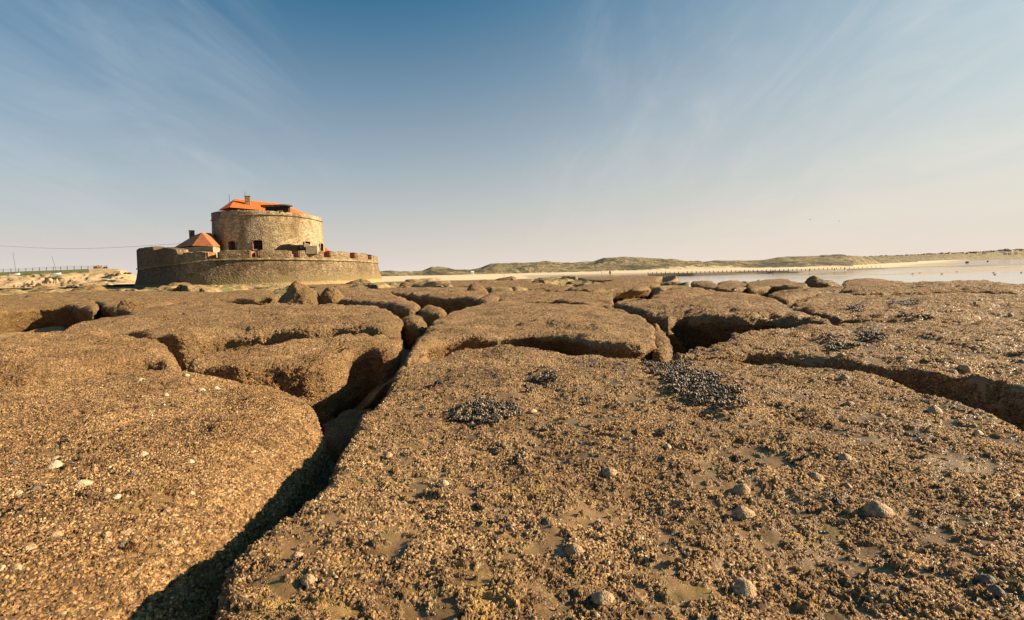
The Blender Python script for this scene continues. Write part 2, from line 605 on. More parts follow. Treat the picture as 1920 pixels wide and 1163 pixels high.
def stone_mat(name, ca, cb, scale=1.0, moss=0.3, wet_z=None):
    m, t, p, out = new_mat(name)
    geo = t.nodes.new('ShaderNodeNewGeometry')
    pos = geo.outputs['Position']
    vor = t.nodes.new('ShaderNodeTexVoronoi')
    vor.inputs['Scale'].default_value = 2.6 * scale
    mp = mapping(t, pos, scale=(1, 1, 1.8))
    t.links.new(mp, vor.inputs['Vector'])
    sc_ = t.nodes.new('ShaderNodeSeparateColor')
    t.links.new(vor.outputs['Color'], sc_.inputs[0])
    c = mix(t, sc_.outputs[0], ca, cb)
    hi = smooth(t, sc_.outputs[1], 0.90, 0.97)
    c = mix(t, math_(t, 'MULTIPLY', hi, 0.45), c, (0.62, 0.52, 0.36))
    lo = smooth(t, sc_.outputs[2], 0.84, 0.93)
    c = mix(t, math_(t, 'MULTIPLY', lo, 0.4), c, (0.07, 0.05, 0.028))
    j = smooth(t, vor.outputs['Distance'], 0.45, 0.75)
    c = mix(t, math_(t, 'MULTIPLY', j, 0.45), c, (0.13, 0.10, 0.055))
    big = noise(t, mapping(t, pos, scale=(0.30, 0.30, 0.10)), 1.0, 6, 0.65, 0.5)
    c = mix(t, smooth(t, big, 0.45, 0.68), c, mix(t, 1.0, c, (0.50, 0.44, 0.34), 'MULTIPLY'))
    n3 = noise(t, pos, 1.2, 6, 0.7)
    c = mix(t, math_(t, 'MULTIPLY', smooth(t, n3, 0.35, 0.7), moss), c, mix(t, 1.0, c, (0.46, 0.41, 0.30), 'MULTIPLY'))
    if wet_z is not None:
        s = t.nodes.new('ShaderNodeSeparateXYZ')
        t.links.new(pos, s.inputs[0])
        zz_ = math_(t, 'ADD', s.outputs[2], math_(t, 'MULTIPLY', n3, 1.3))
        wm = smooth(t, zz_, wet_z[1], wet_z[0])
        c = mix(t, math_(t, 'MULTIPLY', wm, 0.75), c, mix(t, n3, (0.12, 0.095, 0.035), (0.24, 0.17, 0.075)))
        rr = smooth(t, math_(t, 'ADD', s.outputs[2], math_(t, 'MULTIPLY', n3, 0.6)), wet_z[0] - 0.6, wet_z[0] - 1.0)
        c = mix(t, math_(t, 'MULTIPLY', rr, 0.8), c, (0.34, 0.235, 0.11))
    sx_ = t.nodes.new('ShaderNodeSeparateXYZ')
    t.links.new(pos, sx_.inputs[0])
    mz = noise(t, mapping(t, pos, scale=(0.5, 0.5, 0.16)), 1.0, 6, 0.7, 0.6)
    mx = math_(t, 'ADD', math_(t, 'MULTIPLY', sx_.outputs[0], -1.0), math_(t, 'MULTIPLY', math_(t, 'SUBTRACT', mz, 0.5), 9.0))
    c = mix(t, math_(t, 'MULTIPLY', smooth(t, mx, 52.5, 57.5), 0.8), c, mix(t, 1.0, c, (0.36, 0.33, 0.27), 'MULTIPLY'))  # moss streaks that also paint shade into the stone away from the sun
    t.links.new(c, p.inputs['Base Color'])
    p.inputs['Roughness'].default_value = 0.92
    hsum = math_(t, 'ADD', vor.outputs['Distance'], math_(t, 'MULTIPLY', n3, 0.8))
    bump(t, p, math_(t, 'MULTIPLY', hsum, -1.0), 0.6, 0.14)
    return m


def tile_mat(name, c1, c2):
    m, t, p, out = new_mat(name)
    geo = t.nodes.new('ShaderNodeNewGeometry')
    pos = geo.outputs['Position']
    n = noise(t, pos, 1.4, 6, 0.7)
    wv_ = t.nodes.new('ShaderNodeTexWave')
    wv_.bands_direction = 'Z'
    wv_.inputs['Scale'].default_value = 1.6
    wv_.inputs['Distortion'].default_value = 0.4
    t.links.new(pos, wv_.inputs['Vector'])
    c = mix(t, smooth(t, n, 0.3, 0.7), c1, c2)
    c = mix(t, math_(t, 'MULTIPLY', smooth(t, noise(t, pos, 0.5, 5, 0.7), 0.5, 0.7), 0.22), c, (0.30, 0.12, 0.05))
    c = mix(t, math_(t, 'MULTIPLY', wv_.outputs[1], 0.22), c, mix(t, 1.0, c, (0.6, 0.55, 0.5), 'MULTIPLY'))
    t.links.new(c, p.inputs['Base Color'])
    p.inputs['Roughness'].default_value = 0.8
    bump(t, p, wv_.outputs[1], 0.4, 0.06)
    return m


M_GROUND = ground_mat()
M_SAND = sand_mat()
M_WATER = water_mat()
M_DUNE = dune_mat()
M_BANK = bank_mat()
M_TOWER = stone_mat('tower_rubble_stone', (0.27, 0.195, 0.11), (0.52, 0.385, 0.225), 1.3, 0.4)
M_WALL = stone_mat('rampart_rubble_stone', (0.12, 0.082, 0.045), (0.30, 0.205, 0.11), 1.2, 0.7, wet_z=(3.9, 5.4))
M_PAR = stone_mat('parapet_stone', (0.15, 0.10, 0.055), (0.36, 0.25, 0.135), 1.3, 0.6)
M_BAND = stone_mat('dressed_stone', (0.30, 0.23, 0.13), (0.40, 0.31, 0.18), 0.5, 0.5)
M_BRICK = simple('brick', (0.26, 0.105, 0.05), 0.9, var=0.35, vs=2)
M_BRICKD = simple('dark_brick', (0.14, 0.075, 0.05), 0.9, var=0.3, vs=2)
M_TILE = tile_mat('orange_roof_tiles', (0.60, 0.10, 0.012), (0.76, 0.155, 0.02))
M_TILE2 = tile_mat('weathered_roof_tiles', (0.28, 0.09, 0.035), (0.46, 0.155, 0.05))
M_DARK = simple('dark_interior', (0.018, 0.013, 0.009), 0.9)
M_WOOD = simple('weathered_wood', (0.085, 0.05, 0.028), 0.85, var=0.3)
M_CONC = simple('old_concrete', (0.30, 0.24, 0.15), 0.9, var=0.25, vs=1.5)
M_CONCD = simple('mossy_concrete_and_shade', (0.12, 0.085, 0.045), 0.9, var=0.35, vs=1.5)  # concrete parts, and the dark tone of the shadow-shaped wedge
M_METAL = simple('dull_metal', (0.10, 0.09, 0.08), 0.5, 0.6)
M_WHITE = simple('white_gelcoat', (0.78, 0.78, 0.78), 0.35)
M_BLACK = simple('black_cloth', (0.012, 0.011, 0.012), 0.9)
M_SKIN = simple('skin', (0.38, 0.20, 0.12), 0.6)
M_HAIR = simple('brown_hair', (0.09, 0.05, 0.025), 0.7)
M_JEANS = simple('grey_trousers', (0.08, 0.07, 0.065), 0.9)
M_RED = simple('red_cloth', (0.35, 0.06, 0.04), 0.9)

# ------------------------------------------------------------------ the setting
def ybase(x):
    return np.interp(x, [-400, -85, 15, 86, 168, 205, 375, 578, 1000, 2300, 6000],
                     [330, 340, 362, 350, 358, 335, 530, 750, 1230, 2600, 5200])


def rock_edge(az):
    """distance at which the rock platform ends; az = x/y"""
    return np.interp(az, [-1.6, -0.74, -0.66, -0.3, -0.12, 0.1, 0.25, 0.29, 0.33, 0.5, 0.7, 1.0, 1.8],
                     [126, 124, 120, 125, 120, 138, 120, 70, 40, 36, 32, 32, 32])


def beach_z(x, y):
    t = ybase(x) - y
    q = np.stack([x * 0.010, y * 0.045, x * 0], -1)
    bars = vn(q, 31) * 0.16 + vn(q * 2.7, 32) * 0.06
    b = 1.0 - t / 85.0
    b = np.maximum(b, -0.22 + np.clip((34 - x) / 60, 0, 1) * 1.25)
    b = np.where(b < 0.35, b * 0.7 + bars + 0.06, b)
    return np.minimum(b, 1.1) + np.clip((-60 - x) / 50, 0, 1) * 0.3


# sea, reaching the horizon
azs = np.linspace(math.radians(-75), math.radians(75), 60)
rs = np.geomspace(25, 14000, 60)
A, R_ = np.meshgrid(azs, rs)
V = np.stack([R_ * np.sin(A), R_ * np.cos(A), R_ * 0], -1).reshape(-1, 3)
tag(mesh_obj('sea_water', V, grid_faces(60, 60), M_WATER), kind='structure')

# beach
nr, na = 420, 380
azs = np.linspace(math.radians(-66), math.radians(62), na)
rs = np.geomspace(34, 3400, nr)
A, R_ = np.meshgrid(azs, rs)
X, Y = (R_ * np.sin(A)).ravel(), (R_ * np.cos(A)).ravel()
Z = beach_z(X, Y)
Z += fbm(np.stack([X * 0.15, Y * 0.15, X * 0], -1), 3, 3) * 0.03
tag(mesh_obj('beach', np.stack([X, Y, Z], -1), grid_faces(nr, na), M_SAND), kind='structure')


def px_ridge(name, us, sky, zb, zc, m, kind_label, rows=60, rough=1.0, seed=0, sandy=None, ub=None, backfall=True, base_z=1.0, kind='structure'):
    """hill whose crest line was read off the photograph and set at its own distance"""
    cols = []
    sn = []
    for u in us:
        vs = np.interp(u, *zip(*sky))
        Zb = np.interp(u, *zip(*zb))
        Zc = np.interp(u, *zip(*zc))
        cz = EYE + (hor(u) - vs) / F * Zc
        xb, xc = (u - 960) / F * Zb, (u - 960) / F * Zc
        col = []
        for k in range(rows):
            t = k / (rows - 1) * (1.5 if backfall else 1.0)
            if t <= 1:
                prof_t = math.sin(t * math.pi / 2) ** 0.85 if kind_label != 'flat' else t
                col.append((xb + (xc - xb) * t, Zb + (Zc - Zb) * t, base_z - 0.6 + (cz - base_z + 0.6) * prof_t, t))
            else:
                q = (t - 1) / 0.5
                col.append((xb + (xc - xb) * t, Zb + (Zc - Zb) * t, cz - (cz * 0.8 + 2) * q * q, t))
        cols.append(col)
    V = np.array(cols)
    V = V.reshape(-1, 4)
    t = V[:, 3]
    P = V[:, :3].copy()
    sc_ = 0.03
    n = fbm(np.stack([P[:, 0] * sc_, P[:, 1] * sc_, P[:, 0] * 0 + seed], -1), 5, seed, 0.55)
    amp = np.clip(np.minimum(t, 1.0 - np.abs(t - 1) * 0) * 2.2, 0, 1)
    env = np.clip((1 - t) * 2.5, 0.10, 1) * amp
    P[:, 2] += n * rough * env
    P[:, 2] += fbm(np.stack([P[:, 0] * 0.2, P[:, 1] * 0.2, P[:, 0] * 0], -1), 3, seed + 9) * 0.16 * rough * amp
    o = mesh_obj(name, P, grid_faces(len(us), rows), m)
    if sandy is not None:
        a = o.data.attributes.new('sandy', 'FLOAT', 'POINT')
        s = np.repeat(np.interp(us, *zip(*sandy)), rows)
        a.data.foreach_set('value', (np.clip(s - t * 1.6, 0, 1) + np.clip(0.10 - t, 0, 1) * 6).astype(np.float32))
    return tag(o, kind=kind)


SKY_N = [(60, 520), (300, 518), (560, 511), (700, 511), (720, 508.5), (728, 507), (743, 508), (760, 509), (794, 508), (812, 500.5), (827, 500.3), (856, 505.5), (887, 506), (904, 502), (921, 495.6),
         (951, 495.6), (992, 493.4), (1019, 491.6), (1056, 493.8), (1077, 493), (1115, 491.5), (1134, 484.8), (1171, 481.6), (1199, 483.2), (1256, 487),
         (1284, 490.5), (1321, 492), (1340, 489), (1396, 489.6), (1431, 488), (1460, 483), (1494, 481), (1526, 481), (1562, 480), (1577, 479.2), (1600, 481.5),
         (1640, 485), (1680, 487), (1720, 489)]
us = np.linspace(60, 1720, 900)
px_ridge('dunes', us, SKY_N,
         [(60, 330), (720, 338), (1000, 362), (1200, 352), (1400, 360), (1600, 330), (1640, 500), (1720, 760)],
         [(60, 380), (720, 385), (812, 400), (900, 420), (1100, 430), (1171, 450), (1300, 440), (1500, 460), (1600, 480), (1640, 640), (1720, 900)],
         M_DUNE, 'dune', rows=70, rough=1.7, seed=4,
         sandy=[(560, 0.1), (720, 0.0), (1000, 0.1), (1180, 0.3), (1300, 0.85), (1370, 0.8), (1420, 0.35), (1480, 0.15), (1550, 0.5), (1600, 0.35), (1640, 0.1)])
SKY_F = [(1540, 484), (1596, 482.5), (1660, 480.5), (1700, 479), (1740, 477), (1778, 475), (1815, 474), (1844, 471.5), (1888, 469), (1920, 467.5), (2000, 466), (2200, 468)]
us = np.linspace(1540, 2200, 330)
px_ridge('far_hills', us, SKY_F,
         [(1540, 900), (1640, 800), (1742, 1230), (1815, 2000), (1920, 2700), (2200, 3400)],
         [(1540, 2000), (1740, 2300), (1920, 3200), (2200, 4200)],
         M_DUNE, 'flat', rows=60, rough=2.5, seed=14, base_z=1.2)

# sand bank on the left
BK_TOP = [(-500, 506), (0, 511), (60, 508.5), (120, 506.5), (170, 504.5), (205, 503.6), (228, 504.5), (240, 508), (258, 516), (275, 525), (300, 533)]
BK_BOT = [(-500, 548), (0, 541), (90, 540), (190, 536), (240, 530), (275, 533), (300, 535)]
us = np.linspace(-500, 296, 420)
rows = 60
cols, gr = [], []
for u in us:
    vt, vb = np.interp(u, *zip(*BK_TOP)), np.interp(u, *zip(*BK_BOT))
    Zb, Zt = 128.0, 146.0
    zb = EYE - (vb - hor(u)) / F * Zb
    zt = EYE - (vt - hor(u)) / F * Zt
    for k in range(rows):
        t = k / 39
        if t <= 1:
            s = t * 0.25 if t < 0.3 else 0.075 + (t - 0.3) / 0.7 * 0.925
            s = s if t < 0.8 else s
            y = Zb + (Zt - Zb) * t
            cols.append(((u - 960) / F * y, y, zb + (zt - zb) * (t ** 1.3)))
            gr.append(0.75 if (t > 0.82 and u < 172) else (0.3 if t > 0.8 and u < 200 else 0.0))
        else:
            y = Zt + (t - 1) * 160
            cols.append(((u - 960) / F * y, y, zt + (t - 1) * 0.35 - (t - 1) ** 2 * 6))
            gr.append(0.8)
P = np.array(cols)
tt = np.tile(np.arange(rows) / 39, len(us))
n = fbm(np.stack([P[:, 0] * 0.16, P[:, 1] * 0.16, P[:, 2] * 0.3], -1), 5, 21, 0.6)
P[:, 2] += n * 0.55 * np.clip(np.minimum(tt * 3, (0.92 - tt) * 5), 0, 1)
P[:, 1] += fbm(np.stack([P[:, 0] * 0.3, P[:, 1] * 0.1, P[:, 2] * 0.8], -1), 3, 22, 0.6) * 0.9 * np.clip(np.minimum(tt * 3, (0.92 - tt) * 5), 0, 1)
o = mesh_obj('sand_bank', P, grid_faces(len(us), rows), M_BANK)
a = o.data.attributes.new('grassy', 'FLOAT', 'POINT')
a.data.foreach_set('value', np.array(gr, np.float32))
tag(o, kind='structure')

# ------------------------------------------------------------------ rocks


def smooth_loop(pts, n):
    """closed Catmull-Rom through pts, n points evenly spaced by length"""
    pts = np.array(pts, float)
    m = len(pts)
    out = []
    for i in range(m):
        p0, p1, p2, p3 = pts[i - 1], pts[i], pts[(i + 1) % m], pts[(i + 2) % m]
        t0, t1 = 0.0, max(np.linalg.norm(p1 - p0), 1e-3) ** 0.5
        t2 = t1 + max(np.linalg.norm(p2 - p1), 1e-3) ** 0.5
        t3 = t2 + max(np.linalg.norm(p3 - p2), 1e-3) ** 0.5
        for t in np.linspace(t1, t2, 16, endpoint=False):
            a1 = (t1 - t) / (t1 - t0) * p0 + (t - t0) / (t1 - t0) * p1
            a2 = (t2 - t) / (t2 - t1) * p1 + (t - t1) / (t2 - t1) * p2
            a3 = (t3 - t) / (t3 - t2) * p2 + (t - t2) / (t3 - t2) * p3
            b1 = (t2 - t) / (t2 - t0) * a1 + (t - t0) / (t2 - t0) * a2
            b2 = (t3 - t) / (t3 - t1) * a2 + (t - t1) / (t3 - t1) * a3
            out.append((t2 - t) / (t2 - t1) * b1 + (t - t1) / (t2 - t1) * b2)
    out = np.array(out)
    seg = np.linalg.norm(np.roll(out, -1, 0) - out, axis=1)
    cum = np.concatenate([[0], np.cumsum(seg)])
    q = np.linspace(0, cum[-1], n, endpoint=False)
    ex = np.vstack([out, out[:1]])
    return np.stack([np.interp(q, cum, ex[:, k]) for k in range(ex.shape[1])], -1), cum[-1]


SLABS = {}


class Slab:
    pass


def slab(key, px, label, off=0.0, depth=0.7, rad=0.16, m=None, dome=0.0, under=0.10, centre=None, n=None, group=None, cat='rock',
         name='rock', wob=0.05, subdiv=True, tilt=None, offs=None, rise=None):
    """rounded slab whose upper rim was traced in the photograph and laid out on the ground"""
    m = m or M_ROCK
    pts = []
    for i, q in enumerate(px):
        of = off + (offs[i] if offs else 0)
        pts.append(on_top(q[0], q[1], of))
    pts = np.array(pts)
    # orient counter-clockwise
    area = 0.5 * np.sum(pts[:, 0] * np.roll(pts[:, 1], -1) - np.roll(pts[:, 0], -1) * pts[:, 1])
    flipped = area < 0
    if flipped:
        pts = pts[::-1]
    area = abs(area)
    _, per = smooth_loop(pts, 64)
    dist = max(1.2, np.min(pts[:, 1]))
    if dome == 0.0 and dist > 7 and key not in ('S', 'O'):
        dome = 0.14
        rad = rad * 1.35
    if dist > 5 and key not in ('S', 'U', 'W'):
        under = max(under, 0.10 * min(4.0, math.sqrt(0.5 * abs(np.sum(pts[:, 0] * np.roll(pts[:, 1], -1) - np.roll(pts[:, 0], -1) * pts[:, 1])))))
    if n is None:
        n = int(np.clip(per / (0.012 * dist), 90, 420))
    L, per = smooth_loop(pts, n)
    ctl = pts
    c2 = on_top(*centre)[:2] if centre else L[:, :2].mean(0)
    size = math.sqrt(area)
    rad = min(rad, 0.24 * size)
    tan = np.roll(L[:, :2], -1, 0) - np.roll(L[:, :2], 1, 0)
    for _ in range(max(2, n // 90)):
        tan = (np.roll(tan, 1, 0) + tan * 2 + np.roll(tan, -1, 0)) / 4
    nrm = np.stack([tan[:, 1], -tan[:, 0]], -1)
    nrm /= np.linalg.norm(nrm, axis=1)[:, None] + 1e-9
    poly = L[:, :2]
    nxt = np.roll(poly, -1, 0)
    sg = nxt - poly
    sl = (sg ** 2).sum(1) + 1e-12

    def edge_dist(Q):
        out = np.empty(len(Q))
        for st in range(0, len(Q), 4000):
            q = Q[st:st + 4000]
            t_ = np.clip(((q[:, None] - poly[None]) * sg[None]).sum(2) / sl[None], 0, 1)
            dd = q[:, None] - (poly[None] + sg[None] * t_[..., None])
            out[st:st + 4000] = np.sqrt((dd ** 2).sum(2).min(1))
        return out

    def inside(Q):
        r_ = np.zeros(len(Q), bool)
        for k in range(n):
            (x1, y1), (x2, y2) = poly[k], nxt[k]
            if y1 == y2:
                continue
            r_ ^= ((y1 > Q[:, 1]) != (y2 > Q[:, 1])) & (Q[:, 0] < (x2 - x1) * (Q[:, 1] - y1) / (y2 - y1) + x1)
        return r_
    # inner points: rows that widen with distance, plus a few contours close to the rim
    P2 = []
    yv, k_ = poly[:, 1].min(), 0
    while yv < poly[:, 1].max():
        h_ = min(max(0.016, 0.0125 * abs(yv)) * (1.0 if n > 300 else 1.3), size / 12)
        xs_ = np.arange(poly[:, 0].min() + (k_ % 2) * h_ * 0.5, poly[:, 0].max(), h_ * 1.05)
        xs_ = xs_[(np.abs(xs_) < max(0.8, yv * 1.25) + 0.4)]
        P2.append(np.column_stack([xs_, np.full(len(xs_), yv)]))
        yv += h_
        k_ += 1
    P2 = np.vstack(P2)
    P2 = P2[inside(P2)]
    dP = edge_dist(P2)
    P2, dP = P2[dP > rad * 1.12], dP[dP > rad * 1.12]
    Cs = [P2]
    for f_ in (0.05, 0.16, 0.34, 0.58, 0.85, 1.0):
        q = poly - nrm * rad * f_
        q = q[inside(q)]
        dq = edge_dist(q)
        Cs.append(q[dq > rad * f_ * 0.93])
    Q = np.vstack([poly] + Cs)
    from mathutils.geometry import delaunay_2d_cdt
    ov, oe, of_, _, _, _ = delaunay_2d_cdt([Vector(map(float, q)) for q in Q], [(i, (i + 1) % n) for i in range(n)], [], 1, 1e-5)
    ov = np.array([tuple(v) for v in ov])
    # contour vertices keep their order as the first n vertices
    dT = edge_dist(ov)
    dT[:n] = 0
    wv_ = 1.0 / (((ov[:, None] - ctl[None, :, :2]) ** 2).sum(2) + 1e-4)
    if offs:
        of = np.array(offs, float)
        of = of[::-1] if flipped else of
        oz = (wv_ * of[None]).sum(1) / wv_.sum(1)
    else:
        oz = 0
    zt = prof(np.maximum(0, ov[:, 1])) + off + oz
    g_ = np.clip(dT / rad, 0, 1)
    zt = zt - rad * 0.85 * (1 - np.sqrt(np.clip(1 - (1 - g_) ** 2, 0, 1)))
    g2 = np.clip(dT / (0.42 * size), 0, 1)
    zt = zt + dome * (1 - (1 - g2) ** 2)
    top = np.column_stack([ov, zt])
    SD = max(8, int(depth / (0.012 * dist)))
    SD = min(SD, 40)
    rim = top[:n]
    side_u = vn(np.column_stack([rim[:, :2] * 1.3, rim[:, 0] * 0 + len(SLABS) * 3.7]), 41)
    groove = vn(np.column_stack([rim[:, :2] * 3.2, rim[:, 0] * 0 + len(SLABS)]), 42)
    rings = []
    for k in range(1, SD + 1):
        q = k / SD
        ins = under * (q ** 0.85) * (1 + 0.8 * side_u) - 0.05 * math.sin(q * math.pi) + groove * 0.07 * q * min(1.0, size / 2)
        xy = rim[:, :2] - nrm * ins[:, None]
        rings.append(np.column_stack([xy, rim[:, 2] - q * depth]))
    nt_ = len(top)
    V = np.vstack([top] + rings)
    nrings = SD
    P = V.copy()
    sd_ = len(SLABS) + 50
    f1 = np.stack([fbm(P * 0.9 + 7.7 * k, 3, sd_ + k) for k in range(3)], -1)
    wsc = min(1.0, size / 2.5)
    f1[:, 2] *= 0.7 if dist < 2.5 else 1.25
    V = V + f1 * wob * wsc
    f2 = np.stack([fbm(P * 3.3 + 3.1 * k, 3, sd_ + 20 + k) for k in range(3)], -1)
    V = V + f2 * (0.016 if key in ('A', 'B') else 0.036) * wsc
    if key not in ('A', 'B'):
        rg_ = 1 - np.abs(fbm(P * np.array([1.7, 1.7, 4.0]), 4, sd_ + 40, 0.6))
        V[:, 2] += (rg_ - 0.7) * (0.03 if key == 'N' else 0.06) * wsc
    if key in ('A', 'B'):
        V[:, 2] += fbm(P * 1.9, 5, sd_ + 30, 0.55) * 0.022
        V[:, 2] += fbm(P * 8.0, 3, sd_ + 31) * 0.007
    faces = []
    for f_ in of_:
        c_ = ov[list(f_)].mean(0)
        faces.append(list(f_))
    cm = np.array([ov[f_].mean(0) for f_ in faces])
    ins_ = inside(cm)
    faces = [f_ for f_, q in zip(faces, ins_) if q]
    # make all top faces look up
    A3 = np.array([f_[:3] for f_ in faces])
    cr = (ov[A3[:, 1], 0] - ov[A3[:, 0], 0]) * (ov[A3[:, 2], 1] - ov[A3[:, 0], 1]) - (ov[A3[:, 1], 1] - ov[A3[:, 0], 1]) * (ov[A3[:, 2], 0] - ov[A3[:, 0], 0])
    faces = [f_ if c_ > 0 else f_[::-1] for f_, c_ in zip(faces, cr)]
    ring0 = np.arange(n)
    for k in range(SD):
        up_ = ring0 if k == 0 else nt_ + (k - 1) * n + np.arange(n)
        dn_ = nt_ + k * n + np.arange(n)
        for i in range(n):
            j = (i + 1) % n
            faces.append([int(up_[i]), int(dn_[i]), int(dn_[j]), int(up_[j])])
    L = np.column_stack([poly, rim[:, 2]])
    org = np.array([c2[0], c2[1], float(np.min(V[:, 2]))])
    me_o = mesh_obj(name, V, faces, m, origin=org)
    if subdiv:
        md = me_o.modifiers.new('fine', 'SUBSURF')
        md.subdivision_type = 'SIMPLE'
        md.levels = 0
        md.render_levels = 1
        me_o.cycles.use_adaptive_subdivision = True
        me_o.cycles.dicing_rate = 1.0
    tag(me_o, label, cat, group, 'thing')
    s = Slab()
    s.o, s.off, s.dome, s.V, s.poly = me_o, off, dome, V, L[:, :2]
    SLABS[key] = s
    return me_o


G = 'rock slabs of the foreshore'
slab('A', [(784, 688), (812, 670), (862, 652), (940, 647), (1030, 650), (1100, 659), (1190, 674), (1240, 682), (1300, 674), (1380, 676), (1450, 680), (1560, 691), (1640, 703), (1740, 731), (1840, 769),
           (1920, 803), (2250, 960), (2700, 1400), (1900, 2600), (900, 2400), (330, 1500), (415, 1163), (424, 1090), (440, 1052), (475, 1020), (527, 972), (585, 925), (622, 893), (628, 850), (650, 812), (720, 745), (760, 702)],
     'huge rough foreground slab dotted with mussels and limpets, right of the dark crevice', m=M_ROCKA, depth=0.85, rad=0.09, centre=(1150, 860), n=620, wob=0.05, under=0.12, group=G,
     offs=[-.14, -.07, -.02] + [0] * 24 + [0, -.03, -.08, -.18, -.28])
slab('B', [(-560, 780), (-300, 730), (0, 723), (100, 706), (184, 700), (235, 691), (295, 687), (402, 688), (503, 702), (570, 716), (598, 738), (600, 770), (575, 800), (520, 860), (450, 930),
           (370, 1010), (290, 1090), (215, 1180), (100, 1400), (-400, 1900), (-1500, 1500)],
     'big foreground slab on the left with pale limpets, its right flank falling into the crevice', m=M_ROCKL, depth=0.8, rad=0.50, centre=(120, 850), n=560, under=-0.10, dome=0.05, group=G)
slab('C', [(352, 685), (375, 668), (392, 661), (451, 654), (513, 650), (553, 642), (595, 636), (640, 627), (665, 625), (705, 627), (739, 631), (747, 640), (740, 650), (712, 654), (682, 652), (655, 655), (638, 664), (600, 672), (560, 676), (500, 680), (430, 685)],
     'blocky rock with a hollowed dark face beside the crevice, behind the left foreground slab', m=M_ROCKM, depth=0.85, rad=0.07, group=G, wob=0.06, under=0.02)
slab('D', [(-300, 690), (-200, 664), (0, 641), (67, 632), (134, 627), (208, 624), (268, 631), (312, 637), (334, 648), (324, 662), (270, 664), (215, 672), (150, 684), (60, 698), (-100, 712)],
     'low rounded slab at the left edge, between the long slab and the left foreground slab', m=M_ROCKM, depth=0.6, rad=0.35, group=G, under=0.0, dome=0.10)
slab('E', [(60, 631), (110, 616), (168, 602), (248, 592), (369, 582), (503, 574), (640, 573), (707, 576), (741, 588), (752, 602), (735, 612), (640, 613), (560, 616), (500, 617), (400, 622), (330, 628), (230, 624), (130, 632)],
     'long low slab stretching from the left edge to the centre, with a brown front face', m=M_ROCK, depth=0.95, rad=0.16, group=G, under=0.02, dome=0.16)
slab('F', [(-200, 570), (-100, 560), (0, 557), (100, 553), (160, 556), (176, 566), (174, 578), (120, 574), (60, 576), (0, 582), (-100, 590), (-220, 596)],
     'rock at the left edge with a dark overhung face', m=M_ROCKF, depth=0.95, rad=0.12, under=0.55, group=G)
slab('G', [(-100, 561), (0, 555), (100, 550), (200, 547), (300, 547), (400, 549), (480, 550), (520, 554), (500, 561), (420, 562), (330, 566), (262, 577), (215, 577), (190, 570), (150, 562), (60, 560)],
     'broad flat slab in front of the sand bank, left of the dark pointed boulder', m=M_ROCKF, depth=0.6, rad=0.14, group=G)
slab('H', [(246, 592), (268, 580), (330, 572), (400, 567), (452, 570), (430, 578), (370, 582), (300, 588)],
     'small flat rock squeezed behind the long low slab on the left', m=M_ROCKF, depth=0.4, rad=0.08, off=0.03, group=G)
slab('I', [(425, 552), (440, 547), (486, 545), (515, 551), (508, 559), (470, 556), (440, 558)],
     'dark undercut block left of the pointed boulder', m=M_ROCKF, depth=0.6, rad=0.08, under=0.18, off=0.05, group=G)
slab('K', [(586, 546), (600, 539), (640, 540), (707, 543), (745, 554), (778, 566), (787, 574), (772, 580), (730, 572), (690, 567), (645, 560), (605, 560)],
     'rock with a dark hollow right of the pointed boulder', m=M_ROCK, depth=0.75, rad=0.14, group=G)
slab('L', [(718, 542), (790, 541), (850, 541), (888, 540), (910, 546), (913, 553), (893, 560), (860, 558), (820, 557), (760, 551)],
     'slab with a humped right end and a notched front face, beyond the arched slab', m=M_ROCK, depth=0.75, rad=0.12, group=G)
slab('M', [(786, 583), (800, 579), (822, 580), (836, 585), (830, 591), (800, 590)],
     'small dark rock wedged in the gap left of the arched slab', m=M_ROCKF, depth=0.4, rad=0.08, off=-0.1, group=G, cat='rock')
slab('N', [(762, 672), (768, 655), (782, 634), (808, 607), (848, 584), (898, 572), (942, 565), (992, 568), (1059, 571), (1143, 579), (1190, 587), (1217, 604), (1228, 627), (1222, 645), (1195, 654), (1145, 648), (1094, 635), (1061, 629), (1011, 624), (961, 626), (911, 630), (862, 632), (822, 637), (796, 650), (778, 666)],
     'large arched slab at the centre with a curved shaded front edge', m=M_ROCKN, depth=0.75, rad=0.10, centre=(1010, 600), n=360, group=G, wob=0.025, under=0.75, dome=0.12)
slab('N2', [(1228, 606), (1243, 615), (1257, 640), (1258, 655), (1240, 664), (1222, 655), (1222, 630)],
     'rounded rock against the right end of the arched slab', m=M_ROCK, depth=0.5, rad=0.12, off=-0.08, group=G)
slab('O', [(938, 562), (946, 550), (970, 545), (1042, 543), (1126, 553), (1150, 566), (1148, 574), (1100, 572), (1042, 567), (975, 566)],
     'long narrow slab lying behind the arched slab', m=M_ROCK, depth=0.5, rad=0.12, group=G)
slab('P', [(898, 566), (910, 554), (925, 548), (942, 549), (936, 560), (920, 567)],
     'small rounded rock between the humped slab and the arched slab', m=M_ROCK, depth=0.4, rad=0.10, group=G)
slab('Q', [(1151, 570), (1165, 565), (1200, 562), (1277, 559), (1347, 551), (1420, 556), (1478, 570), (1508, 588), (1562, 602), (1520, 600), (1448, 597), (1380, 597), (1313, 595), (1276, 592), (1256, 598), (1235, 588), (1200, 580)],
     'wide slab right of the arched slab with a deep shadowed front face', m=M_ROCK, depth=0.85, rad=0.14, centre=(1330, 576), group=G, under=0.5)
slab('R', [(1258, 668), (1285, 655), (1347, 637), (1387, 625), (1481, 614), (1582, 606), (1649, 603), (1716, 605), (1920, 606), (2300, 622), (2600, 760), (2400, 900), (2100, 800), (1920, 722), (1783, 702), (1682, 686), (1615, 677), (1515, 662), (1420, 658), (1340, 664)],
     'broad slab on the right with a dark mussel streak, above the long dark crack', m=M_ROCKA, depth=0.9, rad=0.07, centre=(1800, 650), n=420, group=G, under=0.2, off=0.03, wob=0.035)
